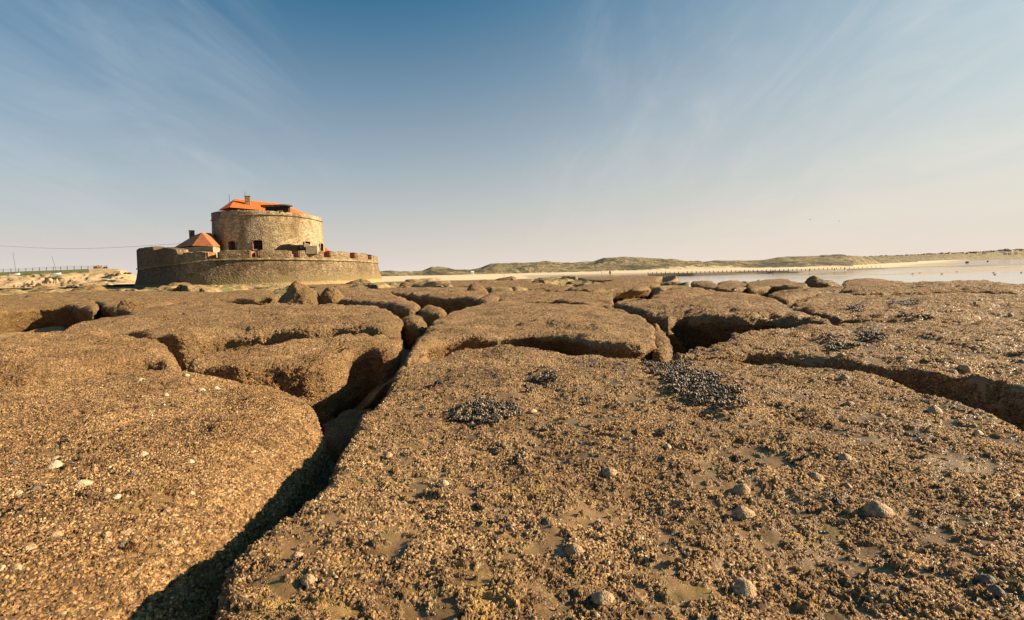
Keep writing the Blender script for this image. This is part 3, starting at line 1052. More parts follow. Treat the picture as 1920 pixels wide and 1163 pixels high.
slab('S', [(1481, 573), (1515, 558), (1545, 550), (1615, 551), (1750, 551), (1920, 553), (2300, 556), (2400, 600), (2100, 606), (1920, 601), (1682, 600), (1582, 597), (1535, 590), (1500, 582)],
     'large flat slab at the right edge, beyond the broad mussel streaked slab', m=M_ROCK, depth=0.6, rad=0.14, group=G, centre=(1800, 574), under=0.0)
slab('T', [(1448, 558), (1462, 546), (1510, 543), (1570, 540), (1580, 546), (1545, 550), (1500, 556), (1475, 562)],
     'narrow dark edged ledge left of the flat slab at the right edge', m=M_ROCKF, depth=0.5, rad=0.08, under=0.15, group=G)
slab('U', [(1576, 543), (1610, 535), (1700, 534), (1780, 531), (1846, 527), (1920, 536), (2100, 545), (2100, 554), (1920, 551), (1700, 549), (1600, 550)],
     'long domed slab at the right edge against the shining water', m=M_ROCKF, depth=0.6, rad=0.2, off=0.05, group=G)
slab('W', [(1578, 532), (1600, 524), (1650, 525), (1700, 531), (1730, 535), (1700, 540), (1640, 540), (1595, 539)],
     'low sunlit sandy rock behind the upright dark boulder on the right', m=M_ROCKM, depth=0.5, rad=0.2, group=G, off=-0.1)
slab('X1', [(1296, 531), (1305, 528), (1323, 527), (1346, 533), (1345, 540), (1320, 538)],
     'first of the three dark blocks in a row, nearest the far platform', m=M_ROCKF, depth=0.8, rad=0.12, group=G)
slab('X2', [(1347, 534), (1352, 530), (1375, 529), (1397, 531), (1400, 539), (1375, 541), (1352, 541)],
     'middle of the three dark blocks in a row', m=M_ROCKF, depth=0.75, rad=0.12, group=G)
slab('X3', [(1401, 532), (1430, 527), (1468, 525), (1488, 529), (1520, 537), (1500, 541), (1450, 537), (1410, 540)],
     'right and longest of the three dark blocks in a row', m=M_ROCKF, depth=0.6, rad=0.12, group=G)
slab('Y', [(1228, 560), (1240, 548), (1260, 542), (1295, 541), (1335, 546), (1350, 552), (1300, 556), (1260, 560)],
     'small domed rock with a mussel hollow behind the wide slab', m=M_ROCKM, depth=0.5, rad=0.14, off=0.02, group=G)
slab('Z', [(1067, 543), (1092, 537), (1130, 530), (1183, 523), (1200, 530), (1204, 540), (1160, 541), (1110, 544)],
     'sloping oval rock with a black shadow beneath, below the walker', m=M_ROCKF, depth=0.35, rad=0.14, under=0.4, off=0.1, group=G)
slab('Z2', [(1120, 526), (1150, 519), (1190, 517), (1226, 518), (1232, 526), (1231, 533), (1205, 534), (1170, 526)],
     'grass tipped rock behind the sloping oval rock', m=M_ROCKF, depth=0.7, rad=0.14, under=0.2, off=0.1, group=G)
slab('AA', [(828, 533), (865, 525), (910, 520), (960, 522), (1010, 530), (1060, 536), (1020, 541), (950, 542), (870, 538)],
     'broad low rock near the beach at the centre', m=M_ROCKF, depth=0.6, rad=0.15, group=G)
slab('AB', [(713, 525), (730, 522), (780, 521), (821, 522), (828, 531), (790, 534), (720, 532)],
     'green topped slab at the right foot of the fort', m=M_ROCKF, depth=0.9, rad=0.10, under=0.25, off=0.05, group=G)
slab('AC', [(590, 532), (640, 526), (705, 527), (708, 534), (650, 536), (600, 538)],
     'flat weed covered rock below the right end of the rampart', m=M_ROCKF, depth=0.6, rad=0.12, group=G)
slab('AD', [(1010, 541), (1060, 538), (1110, 545), (1150, 552), (1130, 557), (1060, 549), (1015, 547)],
     'thin slab behind the long narrow slab at the centre', m=M_ROCKF, depth=0.5, rad=0.10, off=-0.05, group=G)
slab('AE', [(752, 602), (768, 598), (790, 600), (800, 606), (786, 615), (758, 612)],
     'small square block in the gap between the long slab and the arched slab', m=M_ROCKF, depth=0.5, rad=0.06, off=-0.18, group=G)
slab('AG', [(610, 790), (640, 770), (700, 742), (745, 725), (735, 760), (670, 810), (640, 840), (610, 830)],
     'wet dark rock down in the crevice', m=M_ROCKF, depth=0.3, rad=0.10, off=-0.62, group=G)

# ------------------------------------------------------------------ foreshore
# floor of the crevices near by, further out a platform broken into rounded slabs
azs = np.linspace(math.radians(-68), math.radians(68), 980)
rs = np.concatenate([np.geomspace(0.25, 11.5, 130)[:-1], np.geomspace(11.5, 170, 880)])
nr, na = len(rs), len(azs)
A, R_ = np.meshgrid(azs, rs)
X, Y = (R_ * np.sin(A)).ravel(), (R_ * np.cos(A)).ravel()
ry = np.maximum(Y, 0.0)
P3 = np.stack([X, Y, X * 0], -1)


def cells(px, py, seed):
    """distance to the border of a jittered cell grid, and a random value per cell"""
    ix, iy = np.floor(px).astype(np.int64), np.floor(py).astype(np.int64)
    best = np.full(len(px), 9.0)
    sec = np.full(len(px), 9.0)
    idv = np.zeros(len(px))
    for dx in (-1, 0, 1):
        for dy in (-1, 0, 1):
            cx_, cy_ = ix + dx, iy + dy
            k = ((cx_ * 73856093) ^ (cy_ * 19349663) ^ (seed * 83492791)) & 0xffffffff
            jx, jy, jr = H(k) * 0.42 + 0.5, H(k ^ 0x5bd1e995) * 0.42 + 0.5, H(k ^ 0x1b873593)
            d = np.hypot(cx_ + jx - px, cy_ + jy - py)
            near = d < best
            sec = np.where(near, best, np.minimum(sec, d))
            idv = np.where(near, jr, idv)
            best = np.where(near, d, best)
    return sec - best, idv


wx = X + fbm(P3 * 0.35, 3, 61) * 0.9
wy = Y + fbm(P3 * 0.35, 3, 62) * 1.1
e1, id1 = cells(wx / 4.6, wy / 5.6, 3)
e3, id3 = cells(wx / 1.7 + 2, wy / 2.0, 9)
e2, id2 = cells(wx / 9.5 + 5, wy / 13.0, 4)
blk = np.clip(e1 / 0.30, 0, 1) ** 0.5
blk2 = np.clip(e2 / 0.22, 0, 1) ** 0.5
gap = np.interp(ry, [0, 8, 20, 34, 60, 110], [0.82, 0.95, 1.05, 0.75, 0.70, 0.7])
floor_z = prof(ry) - gap + fbm(P3 * 0.55, 4, 11) * 0.08
top_z = prof(ry) - 0.10 + 0.02 + id1 * 0.34 + id2 * 0.30 + id3 * 0.10 + np.clip(e3 / 0.3, 0, 1) ** 0.5 * 0.10 + fbm(P3 * 0.5, 4, 12) * 0.10 - (1 - np.clip(e1 / 0.8, 0, 1)) * 0.10
slabs_z = floor_z + (top_z - floor_z) * blk * blk2
# keep clear of the traced rocks
occ = np.zeros(len(X), bool)
for s_ in SLABS.values():
    pl = s_.poly
    c_ = pl.mean(0)
    gr_ = c_ + (pl - c_) * 1.0
    d_ = pl - np.roll(pl, 1, 0)
    m_ = 0.35
    lo, hi = pl.min(0) - m_, pl.max(0) + m_
    idx = np.nonzero((X > lo[0]) & (X < hi[0]) & (Y > lo[1]) & (Y < hi[1]) & (~occ))[0]
    if not len(idx):
        continue
    tn = np.roll(pl, -1, 0) - np.roll(pl, 1, 0)
    nn = np.stack([tn[:, 1], -tn[:, 0]], -1)
    nn /= np.linalg.norm(nn, axis=1)[:, None] + 1e-9
    q = (pl + nn * m_)[::3]
    for st in range(0, len(idx), 60000):
        ii = idx[st:st + 60000]
        x_, y_ = X[ii], Y[ii]
        ins = np.zeros(len(ii), bool)
        for k in range(len(q)):
            (x1, y1), (x2, y2) = q[k], q[(k + 1) % len(q)]
            if y1 == y2:
                continue
            cr = ((y1 > y_) != (y2 > y_)) & (x_ < (x2 - x1) * (y_ - y1) / (y2 - y1) + x1)
            ins ^= cr
        occ[ii] |= ins
fs = np.clip((ry - 25 - X * 0.25) / 4, 0, 1) * (~occ)
Z = floor_z + (slabs_z - floor_z) * fs
edge = rock_edge(X / np.maximum(Y, 0.05)) * (1 + 0.08 * vn(np.stack([A.ravel() * 9, X * 0, X * 0], -1), 5))
Z = Z - np.clip((Y - edge) / 7.0, 0, 1) ** 1.5 * 4.5
Z = np.where(Y > edge + 8, -2.0, Z)
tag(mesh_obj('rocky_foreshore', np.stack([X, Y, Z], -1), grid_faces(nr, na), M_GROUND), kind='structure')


def boulder(px_l, px_r, v_top, v_bot, label, m, seed, peak=0.5, flat=0.5, sharp=1.0, group=G):
    """free standing boulder: an irregular rounded block"""
    um = (px_l + px_r) / 2
    b = on_top(um, v_bot, -0.25)
    Yd = b[1]
    wd = (px_r - px_l) / F * Yd
    ht = (v_bot - v_top) / F * Yd
    n, r = 96, 60
    th = np.linspace(0, 2 * math.pi, n, endpoint=False)
    rows_ = []
    for k in range(r):
        q = k / (r - 1)
        z = q
        rad = (1 - q ** (1.0 + 1.3 * flat)) ** 0.72 * (1.0 - 0.12 * q)
        rows_.append(np.stack([np.cos(th) * rad * wd / 2 + (peak - 0.5) * wd * q ** 1.5, np.sin(th) * rad * wd * 0.42, np.full(n, z * ht)], -1))
    V = np.vstack(rows_)
    V += np.stack([fbm(V / wd * 2.2 + k * 5.5 + seed, 4, seed + k) for k in range(3)], -1) * wd * 0.085 * np.array([1, 1, 0.6])
    V += np.array([b[0], Yd + wd * 0.42, b[2]])
    F_ = [list(map(int, q)) for q in grid_faces(r, n, wrap=True)]
    V[:n, 2] -= 0.6
    o = mesh_obj('boulder', V, F_, m, origin=(b[0], Yd + wd * 0.42, b[2]))
    md = o.modifiers.new('fine', 'SUBSURF')
    md.levels = 0
    md.render_levels = 1
    o.cycles.use_adaptive_subdivision = True
    tag(o, label, 'boulder', group)
    return o


boulder(508, 590, 526, 574, 'dark pointed boulder standing in front of the rampart', M_ROCKF, 3, peak=0.42, flat=0.25, group=None)
EXTRA = [(206, 262, 560, 593, 'rounded brown rock left of the long low slab, in its shadowed gap'), (4, 74, 553, 569, 'flat lens shaped rock at the left edge'),
         (590, 642, 539, 571, 'squat dark block right behind the pointed boulder'), (640, 688, 523, 536, 'small weedy rock under the right part of the rampart'),
         (742, 786, 530, 543, 'low rock beside the green topped slab'), (930, 972, 519, 529, 'small rock on the far platform left of the walker'),
         (1000, 1046, 523, 534, 'oval rock on the far platform under the dunes'), (1232, 1290, 527, 541, 'low brown rock left of the three dark blocks'),
         (300, 352, 531, 544, 'low rock below the corner of the rampart'), (120, 176, 536, 549, 'low rock in front of the sand bank'), (368, 420, 527, 539, 'weed dark rock at the foot of the rampart'),
         (1490, 1530, 540, 550, 'little rock left of the upright dark boulder'), (40, 92, 536, 547, 'low rock below the left dinghy'), (466, 512, 526, 537, 'small rock just left of the pointed boulder, against the wall'),
         (1060, 1096, 527, 536, 'rock stub left of the sloping oval rock'), (884, 930, 524, 534, 'small dark rock on the far platform, between two low slabs')]
for q_, (a_, b_, t_, o_, lb_) in enumerate(EXTRA):
    boulder(a_, b_, t_, o_, lb_, M_ROCKF, 30 + q_, peak=0.35 + 0.3 * (q_ % 2), flat=1.3, group='low rocks of the far platform')
boulder(1526, 1592, 516, 541, 'upright dark boulder against the pale water on the right', M_ROCKF, 8, peak=0.22, flat=0.5, group=None)
boulder(862, 916, 535, 556, 'humped boulder on the right end of the notched slab', M_ROCKM, 12, peak=0.5, group=None)

# ------------------------------------------------------------------ the fort
FC = np.array([-50.3, 105.0])


kl, kr = math.atan(rxz(395, 440)[0]), math.atan(rxz(607.5, 440)[0])
FC = 116.4 * np.array([math.sin((kl + kr) / 2), math.cos((kl + kr) / 2)])
RT_FIT = 116.4 * math.sin((kr - kl) / 2)
kl, kr = math.atan(rxz(254.5, 490)[0]), math.atan(rxz(711.5, 495)[0])
FE = 116.4 * np.array([math.sin((kl + kr) / 2), math.cos((kl + kr) / 2)])
RE_FIT = 116.4 * math.sin((kr - kl) / 2)


def circ_hit(u, R, side='near', c=FC, v=470):
    """point where the vertical plane through picture column u meets a circle of radius R"""
    k = float(rxz(u, v)[0])
    d = np.array([k, 1.0]) / math.hypot(k, 1)
    b = d @ c
    h = c @ c - b * b
    q = R * R - h
    if q <= 0:
        return d * b
    s = b - math.sqrt(q) if side == 'near' else b + math.sqrt(q)
    return d * s


def zpx(u, v, Yd):
    return EYE + float(rxz(u, v)[1]) * Yd


fort = empty('sea_fort', (FC[0], FC[1], 2.2))
tag(fort, 'old round stone sea fort with orange tiled roofs inside a curved rampart', 'fort', kind='thing')

STR = [(255, 506.5), (276, 504), (310, 500), (343, 495.5), (390, 490.5), (430, 488.5), (480, 487.8), (540, 487.6), (600, 488.8), (650, 490), (690, 492.2), (711, 494.6)]
PAR = [(255, 471), (343, 474.5), (390, 472), (420, 470.5), (480, 470), (560, 470.2), (600, 471), (640, 472.5), (690, 476), (700, 479), (711, 482)]


def plan_R(R):
    """outer line of the rampart: flat return wall on the left, then the round battery"""
    pts = []
    p1 = circ_hit(343, R, c=FE, v=500)
    p0 = circ_hit(257.5, R, c=FE, v=500)
    for t in np.linspace(0, 1, 60, endpoint=False):
        pts.append(p0 + (p1 - p0) * t)
    a1 = math.atan2(*(p1 - FE)[::-1])
    for a in np.linspace(a1, a1 + math.radians(222), 560):
        pts.append(FE + R * np.array([math.cos(a), math.sin(a)]))
    return np.array(pts)


RO = RE_FIT - 0.35
BASEZ = 1.6
plan = plan_R(RO)
NP = len(plan)
uu = proj(np.column_stack([plan, np.full(len(plan), EYE + 1.5)]))[0]
last_vis = int(np.argmax(uu))
uu2 = uu.copy()
uu2[last_vis:] = uu[last_vis]
yy2 = plan[:, 1].copy()
yy2[last_vis:] = yy2[last_vis]
z_str = EYE + rxz(uu2, np.interp(uu2, *zip(*STR)))[1] * yy2
sm = np.ones(15) / 15
z_str = np.convolve(np.pad(z_str, 7, 'edge'), sm, 'valid')
outn = plan - FE
outn /= np.linalg.norm(outn, axis=1)[:, None]
# local outward normal of the plan line
tg = np.gradient(plan, axis=0)
nl = np.stack([tg[:, 1], -tg[:, 0]], -1)
nl /= np.linalg.norm(nl, axis=1)[:, None]


def loft(rings, m, name, parent=fort, closed_top=False):
    V = np.vstack(rings)
    return mesh_obj(name, V, grid_faces(len(rings), len(rings[0])), m, parent)


rows_ = []
zb = BASEZ
for k in range(26):
    q = k / 25
    off = 1.15 * (1 - q) ** 1.3
    z = zb + (z_str - zb) * q
    n_ = fbm(np.column_stack([plan * 0.5, z * 0.5]), 3, 71) * 0.06
    rows_.append(np.column_stack([plan + nl * (off + n_)[:, None] if np.ndim(n_) else plan, z]))
loft(rows_, M_WALL, 'rampart_wall')

# string course
bd = []
for o_, dz in ((0.0, 0.0), (0.22, 0.02), (0.25, 0.12), (0.22, 0.24), (0.02, 0.27)):
    bd.append(np.column_stack([plan + nl * o_, z_str + dz]))
loft(bd, M_BAND, 'string_course')

# parapet with embrasures
EMB = [(388, 412, 484), (469, 488, 483), (544, 563, 482.5), (606, 622, 483), (656.5, 668, 484.5), (690, 698, 487)]
LEFT = [(255, 470), (263, 466), (274, 463.8), (289, 463), (290, 468.5), (297, 468.5), (309, 464.8), (322, 466), (333, 468), (334, 477.5), (343, 477.5), (344, 474.5)]
ptop = EYE + rxz(uu2, np.interp(uu2, *zip(*PAR)))[1] * yy2
lt = EYE + rxz(uu2, np.interp(uu2, *zip(*LEFT)))[1] * yy2
ptop = np.where(uu2 < 344, lt, ptop)
vis = np.arange(NP) <= last_vis
for a_, b_, v_ in EMB:
    inside = (uu > a_) & (uu < b_) & vis
    ptop = np.where(inside, EYE + rxz(uu2, v_)[1] * yy2, ptop)
# openings also round the side that faces away
for k in range(last_vis + 25, NP - 20, 55):
    ptop[k:k + 14] = z_str[k:k + 14] + 0.5
ptop = ptop + fbm(np.column_stack([plan * 1.5, plan[:, :1] * 0]), 3, 73) * 0.07
TH = 1.9
rings = []
for q in (0.0, 0.3, 0.6, 0.85, 1.0):
    rings.append(np.column_stack([plan + nl * (0.04 - 0.1 * q), z_str + 0.27 + (ptop - z_str - 0.27) * q]))
rings.append(np.column_stack([plan - nl * TH * 0.5, ptop + 0.10]))
rings.append(np.column_stack([plan - nl * TH, ptop + 0.05]))
rings.append(np.column_stack([plan - nl * TH, z_str * 0 + EYE - 0.6]))
o = loft(rings, M_PAR, 'parapet')
mesh_flat = o.data
mesh_flat.polygons.foreach_set('use_smooth', np.zeros(len(mesh_flat.polygons), bool))

# brick cheeks and sill in each embrasure
for a_, b_, v_ in EMB:
    ia = int(np.argmin(np.where(vis, np.abs(uu - a_), 1e9)))
    ib = int(np.argmin(np.where(vis, np.abs(uu - b_), 1e9)))
    if ia > ib: ia, ib = ib, ia
    zt_ = min(ptop[max(ia - 4, 0)], ptop[min(ib + 4, NP - 1)]) - 0.04
    mb = MB()
    zl = ptop[(ia + ib) // 2]
    for i_, sg in ((ia, 1), (ib, -1)):
        p = plan[i_]
        t_ = tg[i_] / np.linalg.norm(tg[i_]) * sg
        n_ = nl[i_]
        a1 = p - n_ * 0.10 + t_ * 0.0
        a2 = p - n_ * (TH - 0.05) + t_ * 0.38
        q1 = a1 + t_ * 0.22
        q2 = a2 + t_ * 0.22
        mb.prism([tuple(a1), tuple(q1), tuple(q2), tuple(a2)], zl - 0.03, zt_)
    mb.build('embrasure_cheek', M_BRICK, fort)

# terrace behind the parapet
inner = plan - nl * (TH - 0.1)
mb = MB()
poly = [tuple(p) for p in inner[::6]] + [(FE[0] - 8, FE[1] + 18)]
mb.prism(poly, EYE - 0.9, EYE - 0.35)
mb.build('terrace', M_CONC, fort)

# tower -------------------------------------------------
TOPV = [(395, 400.6), (403, 398.8), (414, 396.3), (440, 394.6), (470, 394), (500, 394.8), (534, 397.6), (555, 399.8), (580, 403), (604, 408)]
RNGV = [(395, 414.0), (415, 409), (440, 404.8), (480, 402.2), (520, 403), (550, 405.3), (580, 409.3), (604, 415)]
RT = RT_FIT - 0.35
RB = RT + 0.65
na_ = 720
th = np.linspace(0, 2 * math.pi, na_, endpoint=False)
dirs = np.stack([np.cos(th), np.sin(th)], -1)
ptsT = FC + dirs * RT
uT = proj(np.column_stack([ptsT, np.full(na_, EYE + 9.5)]))[0]
vw = -FC / np.linalg.norm(FC)
front = dirs @ vw > 0.095


def zt_of(tab):
    z = EYE + rxz(uT, np.interp(uT, *zip(*tab)))[1] * ptsT[:, 1]
    z = np.where(front, z, np.nan)
    ids = np.arange(na_)
    ok = ~np.isnan(z)
    z = np.interp(ids, ids[ok], z[ok], period=na_)
    k = np.ones(25) / 25
    return np.convolve(np.pad(z, 12, 'wrap'), k, 'valid')


zring, ztop = zt_of(RNGV), zt_of(TOPV)
ZB = EYE + 1.0
NZ = 66
Vt = []
zq = []
for k in range(NZ):
    q = k / (NZ - 1)
    z = ZB + (zring - ZB) * q
    r = RB + (RT - RB) * q + fbm(np.column_stack([dirs * RT * 0.5, z * 0.5]), 3, 81) * 0.05
    Vt.append(np.column_stack([FC + dirs * r[:, None], z]))
Vt = np.array(Vt)
# windows: (u left, u right, v top, v bottom)
WIN = [(429, 441.8, 452.5, 470.5), (475, 492.5, 450.8, 468), (570.5, 581.8, 453.6, 457), (601, 606.5, 456.8, 471)]
allu, allv = proj(Vt)
qd = grid_faces(NZ, na_, wrap=True)
cu = allu.reshape(-1)[qd].mean(1)
cvv = allv.reshape(-1)[qd].mean(1)
fr = np.tile(front, NZ)[qd].all(1)
keep = np.ones(len(qd), bool)
for a_, b_, t_, bo in WIN:
    arch = t_ + ((cu - (a_ + b_) / 2) / ((b_ - a_) / 2)) ** 2 * min(2.2, (bo - t_) * 0.6)
    keep &= ~(fr & (cu > a_) & (cu < b_) & (cvv > arch) & (cvv < bo))
tower = mesh_obj('tower', Vt.reshape(-1, 3), qd[keep], M_TOWER, fort)
for a_, b_, t_, bo in WIN:
    um = (a_ + b_) / 2
    pL, pR, pM = circ_hit(a_, RB - 0.08, v=bo), circ_hit(b_, RB - 0.08, v=bo), circ_hit(um, RB - 0.08, v=bo)
    zlo = zpx(um, bo, pM[1]) - 0.1
    zhi = zpx(um, t_, pM[1])
    e_ = (pR - pL)
    ww = np.linalg.norm(e_) * (1.06 if bo - t_ > 8 else 1.0)
    e_ = e_ / np.linalg.norm(e_)
    inn_ = (FC - pM) / np.linalg.norm(FC - pM)
    inn_ = np.array([e_[1] * -1, e_[0]]) if np.array([-e_[1], e_[0]]) @ inn_ > 0 else np.array([e_[1], -e_[0]])
    rise_ = min(0.22, (zhi - zlo) * 0.4)
    outl = [(-ww / 2, zlo), (ww / 2, zlo)] + [(ww / 2 * math.cos(a), zhi + 0.08 - rise_ + rise_ * math.sin(a)) for a in np.linspace(0, math.pi, 11)]

    def P3_(d, x, z, extra=1.0):
        p = (pL + pR) / 2 + e_ * x * extra + inn_ * d
        return (p[0], p[1], z)
    dep = 0.9
    v = [P3_(0.02, x, z) for x, z in outl] + [P3_(dep, x, z, 0.88) for x, z in outl]
    n_ = len(outl)
    f = [[i, (i + 1) % n_, n_ + (i + 1) % n_, n_ + i] for i in range(n_)]
    reveal = mesh_obj('window', v, f, M_BRICK if um > 470 and um < 500 else (M_BRICKD if zhi - zlo > 1 else M_DARK), fort, smooth_=False)
    v = [P3_(dep - 0.05, x, z, 0.9) for x, z in outl]
    pn = mesh_obj('window_pane', v, [list(range(n_))], M_DARK, reveal, smooth_=False)
    if zhi - zlo > 1:
        mb = MB()
        cx_ = (pL + pR) / 2 + inn_ * (dep - 0.12)
        an = math.atan2(e_[1], e_[0])
        mb.box((cx_[0], cx_[1], (zlo + zhi) / 2), (0.07, 0.06, zhi - zlo), an)
        mb.box((cx_[0], cx_[1], zlo + (zhi - zlo) * 0.55), (ww * 0.86, 0.05, 0.06), an)
        mb.build('window_frame', M_WOOD, reveal)

# tower parapet above the ring
def ring_pts(r, z):
    return np.column_stack([FC + dirs * r, z])


rg = []
for r, z in ((RT - 0.02, zring - 0.12), (RT + 0.20, zring - 0.08), (RT + 0.24, zring + 0.06), (RT + 0.05, zring + 0.14)):
    rg.append(ring_pts(r, z))
mesh_obj('ring_moulding', np.vstack(rg), grid_faces(4, na_, wrap=True), M_BAND, fort)
topn = ztop + fbm(np.column_stack([dirs * RT * 1.6, ztop * 0]), 3, 91) * 0.05
rg = [ring_pts(RT + 0.02, zring + 0.13), ring_pts(RT, (zring + topn) / 2), ring_pts(RT - 0.03, topn), ring_pts(RT - 0.5, topn + 0.08), ring_pts(RT - 0.9, topn), ring_pts(RT - 0.9, zring - 0.3)]
mesh_obj('tower_parapet', np.vstack(rg), grid_faces(6, na_, wrap=True), M_TOWER, fort)
# brick mended stretch of the parapet on its left
sel = np.nonzero(front & (uT < 414.5) & (uT > 380))[0]
d_ = dirs[sel]
mb_r = [np.column_stack([FC + d_ * (RT + 0.06), zring[sel] + 0.16]), np.column_stack([FC + d_ * (RT + 0.05), topn[sel] + 0.03]), np.column_stack([FC + d_ * (RT - 0.5), topn[sel] + 0.13])]
mesh_obj('brick_patch', np.vstack(mb_r), grid_faces(3, len(sel)), M_BRICKD, fort)
# platform on top of the tower
zpl = float(np.mean(zring)) - 0.2
mb = MB()
mb.prism([tuple(FC + d * (RT - 0.88)) for d in dirs[::12]], zpl - 0.3, zpl)
mb.build('tower_platform', M_CONC, fort)

# main roof: long hipped roof over the barrack on the tower
def PT(u, v, Yd):
    return tuple(float(q) for q in at_depth(u, v, Yd))


eL, eR, rL, rR = PT(409, 394.5, 99.5), PT(552, 398.8, 105.5), PT(440.5, 373, 103.3), PT(528, 382.8, 106.5)
ze = 0.5 * (eL[2] + eR[2])
fL = PT(431, 388.8, 98.6)
fR = PT(553.5, 399.6, 103.0)
bL, bR = (eL[0] + 3.6, eL[1] + 8.6, eL[2]), (fR[0] + 1.0, fR[1] + 7.5, fR[2])
roofv = [eL, fL, fR, bR, bL, rL, rR]
mesh_obj('main_roof', roofv, [[0, 1, 5], [1, 2, 6, 5], [2, 3, 6], [3, 4, 5, 6], [4, 0, 5]], M_TILE, fort, smooth_=False)
mb = MB()
ins_ = [(eL[0] + 0.5, eL[1] + 0.4), (fL[0] + 0.3, fL[1] + 0.5), (fR[0] - 0.6, fR[1] + 0.5), (bR[0] - 0.6, bR[1] - 0.5), (bL[0] + 0.4, bL[1] - 0.5)]
mb.prism(ins_, zpl, min(eL[2], fR[2], fL[2]) + 0.02)
mb.build('barrack_wall', M_BRICKD, fort)


def chimney(px_l, px_r, v_t, v_b, Yd, parent, capm):
    xl, xr = at_depth(px_l, v_b, Yd)[0], at_depth(px_r, v_b, Yd)[0]
    um = (px_l + px_r) / 2
    zt, zb_ = zpx(um, v_t, Yd), zpx(um, v_b, Yd)
    wd = (xr - xl) * 0.72
    mb = MB()
    mb.box(((xl + xr) / 2, Yd, (zt + zb_) / 2 - 0.3), (wd, wd * 0.8, zt - zb_ + 0.6), math.radians(20))
    st = mb.build('chimney', M_PAR, parent)
    mb = MB()
    mb.box(((xl + xr) / 2, Yd, zt + 0.05), (wd * 1.14, wd * 0.94, 0.14), math.radians(20))
    mb.build('chimney_cap', capm, st)
    return st


chimney(458.6, 471, 369, 380, 102.2, fort, M_CONCD)
# masts on the roof
mb = MB()
mb.tube([PT(431, 388, 99.5), PT(429.6, 364, 99.5)], [0.06, 0.035])
mb.build('antenna', M_METAL, fort)
mb = MB()
mb.tube([PT(459.5, 369, 102.3), PT(459.2, 359.5, 102.3)], [0.05, 0.03])
mb.build('antenna', M_METAL, fort)
mb = MB()
mb.tube([PT(598, 472, 90.5), PT(598, 464, 90.5)], [0.05, 0.05])
mb.build('signal_pole', M_WHITE, fort)

# concrete observation post on the tower edge, with its curved slab roof
p = PT(519, 397.2, 97.6)
q = PT(531, 389, 97.6)
mb = MB()
mb.lathe((q[0] - 0.2, q[1] + 0.6, q[2] + 0.35), [(1.7, -0.08), (1.75, 0.02), (1.5, 0.16), (0.8, 0.26), (0.01, 0.28)], 32, 1.0, 0.7)
mb.box((PT(508, 391, 97.9)[0], 98.2, q[2] + 0.32), (3.4, 1.6, 0.42), math.radians(5))
mb.build('observation_slab', M_CONCD, fort)
mb = MB()
mb.box((PT(520, 397, 98.1)[0], 98.4, q[2] - 0.25), (4.2, 1.2, 0.9), math.radians(5))
mb.build('observation_post', M_DARK, fort)
mb = MB()
pc = PT(524.8, 396.2, 97.4)
mb.box((pc[0], pc[1], pc[2]), (0.9, 0.12, 0.3), math.radians(5))
mb.build('sill_stone', M_CONC, fort)

# concrete shelters between tower and parapet
def block(name, u0, u1, v0, v1, Yd, dpt, m, rz=0.25):
    xl, xr = at_depth(u0, v1, Yd)[0], at_depth(u1, v1, Yd)[0]
    um = (u0 + u1) / 2
    zt, zb_ = zpx(um, v0, Yd), zpx(um, v1, Yd)
    mb = MB()
    mb.box(((xl + xr) / 2, Yd + dpt / 2, (zt + zb_) / 2), ((xr - xl), dpt, zt - zb_), rz)
    return mb.build(name, m, fort)


block('concrete_shelter', 547, 571, 459.5, 476, 89.6, 2.5, M_CONCD, 0.0)
block('concrete_shelter', 571, 591, 461.2, 476, 89.2, 2.6, M_CONC, 0.25)
block('shelter_opening', 557.5, 564, 462.5, 469.5, 89.3, 0.3, M_DARK, 0.0)
# dark solid wedge standing in for the shadow cast beside the shelters
Yd = 89.9
w_ = [PT(513, 470.5, Yd), PT(545, 470.5, Yd), PT(546, 459, Yd), PT(541.5, 457.3, Yd), PT(526, 459.5, Yd)]
v = [x for x in w_] + [(x[0] + 0.3, x[1] + 1.0, x[2]) for x in w_]
n_ = len(w_)
mesh_obj('shadow_wedge', v, [list(range(n_))[::-1], list(range(n_, 2 * n_))] + [[i, (i + 1) % n_, n_ + (i + 1) % n_, n_ + i] for i in range(n_)], M_CONCD, fort, smooth_=False)
# roof piece seen past the right of the tower
w_ = [PT(606, 474, 112), PT(621, 474, 112), PT(620, 471, 114), PT(611, 465.2, 114), PT(606, 466, 114)]
mesh_obj('rear_roof', [PT(604, 474, 110), PT(622, 474, 110), PT(609.5, 463.5, 114), PT(600, 464, 114), PT(604, 474, 118), PT(622, 474, 118)],
         [[0, 1, 2, 3], [1, 5, 2], [5, 4, 3, 2], [4, 0, 3]], M_TILE, fort, smooth_=False)

# guard house on the left with its hipped roof
L_, A_, B_, C_ = PT(324, 465.6, 95), PT(360.5, 460.8, 90), PT(400, 462.3, 90), PT(413.5, 462.5, 95)
D_, E_ = (C_[0] - 2.8, 102.0, C_[2]), (L_[0] - 1.0, 101.0, L_[2])
ap, rb_ = PT(378.5, 436.2, 93), PT(395.5, 437.3, 97.5)
rl_ = PT(364, 441.5, 96.5)
roof = mesh_obj('guard_house_roof', [L_, A_, B_, C_, D_, E_, ap, rb_, rl_],
                [[0, 1, 6, 8], [1, 2, 6], [2, 3, 7, 6], [3, 4, 7], [4, 5, 8, 7], [5, 0, 8], [6, 7, 8]], M_TILE2, fort, smooth_=False)
mb = MB()
cen_ = np.mean([L_[:2], A_[:2], B_[:2], C_[:2], D_[:2], E_[:2]], axis=0)
ins_ = [tuple(cen_ + (np.array(p[:2]) - cen_) * 0.965) for p in (L_, A_, B_, C_, D_, E_)]
mb.prism(ins_, EYE - 0.4, min(p[2] for p in (L_, A_, B_, C_)) + 0.03)
mb.build('guard_house_wall', M_CONC, fort)
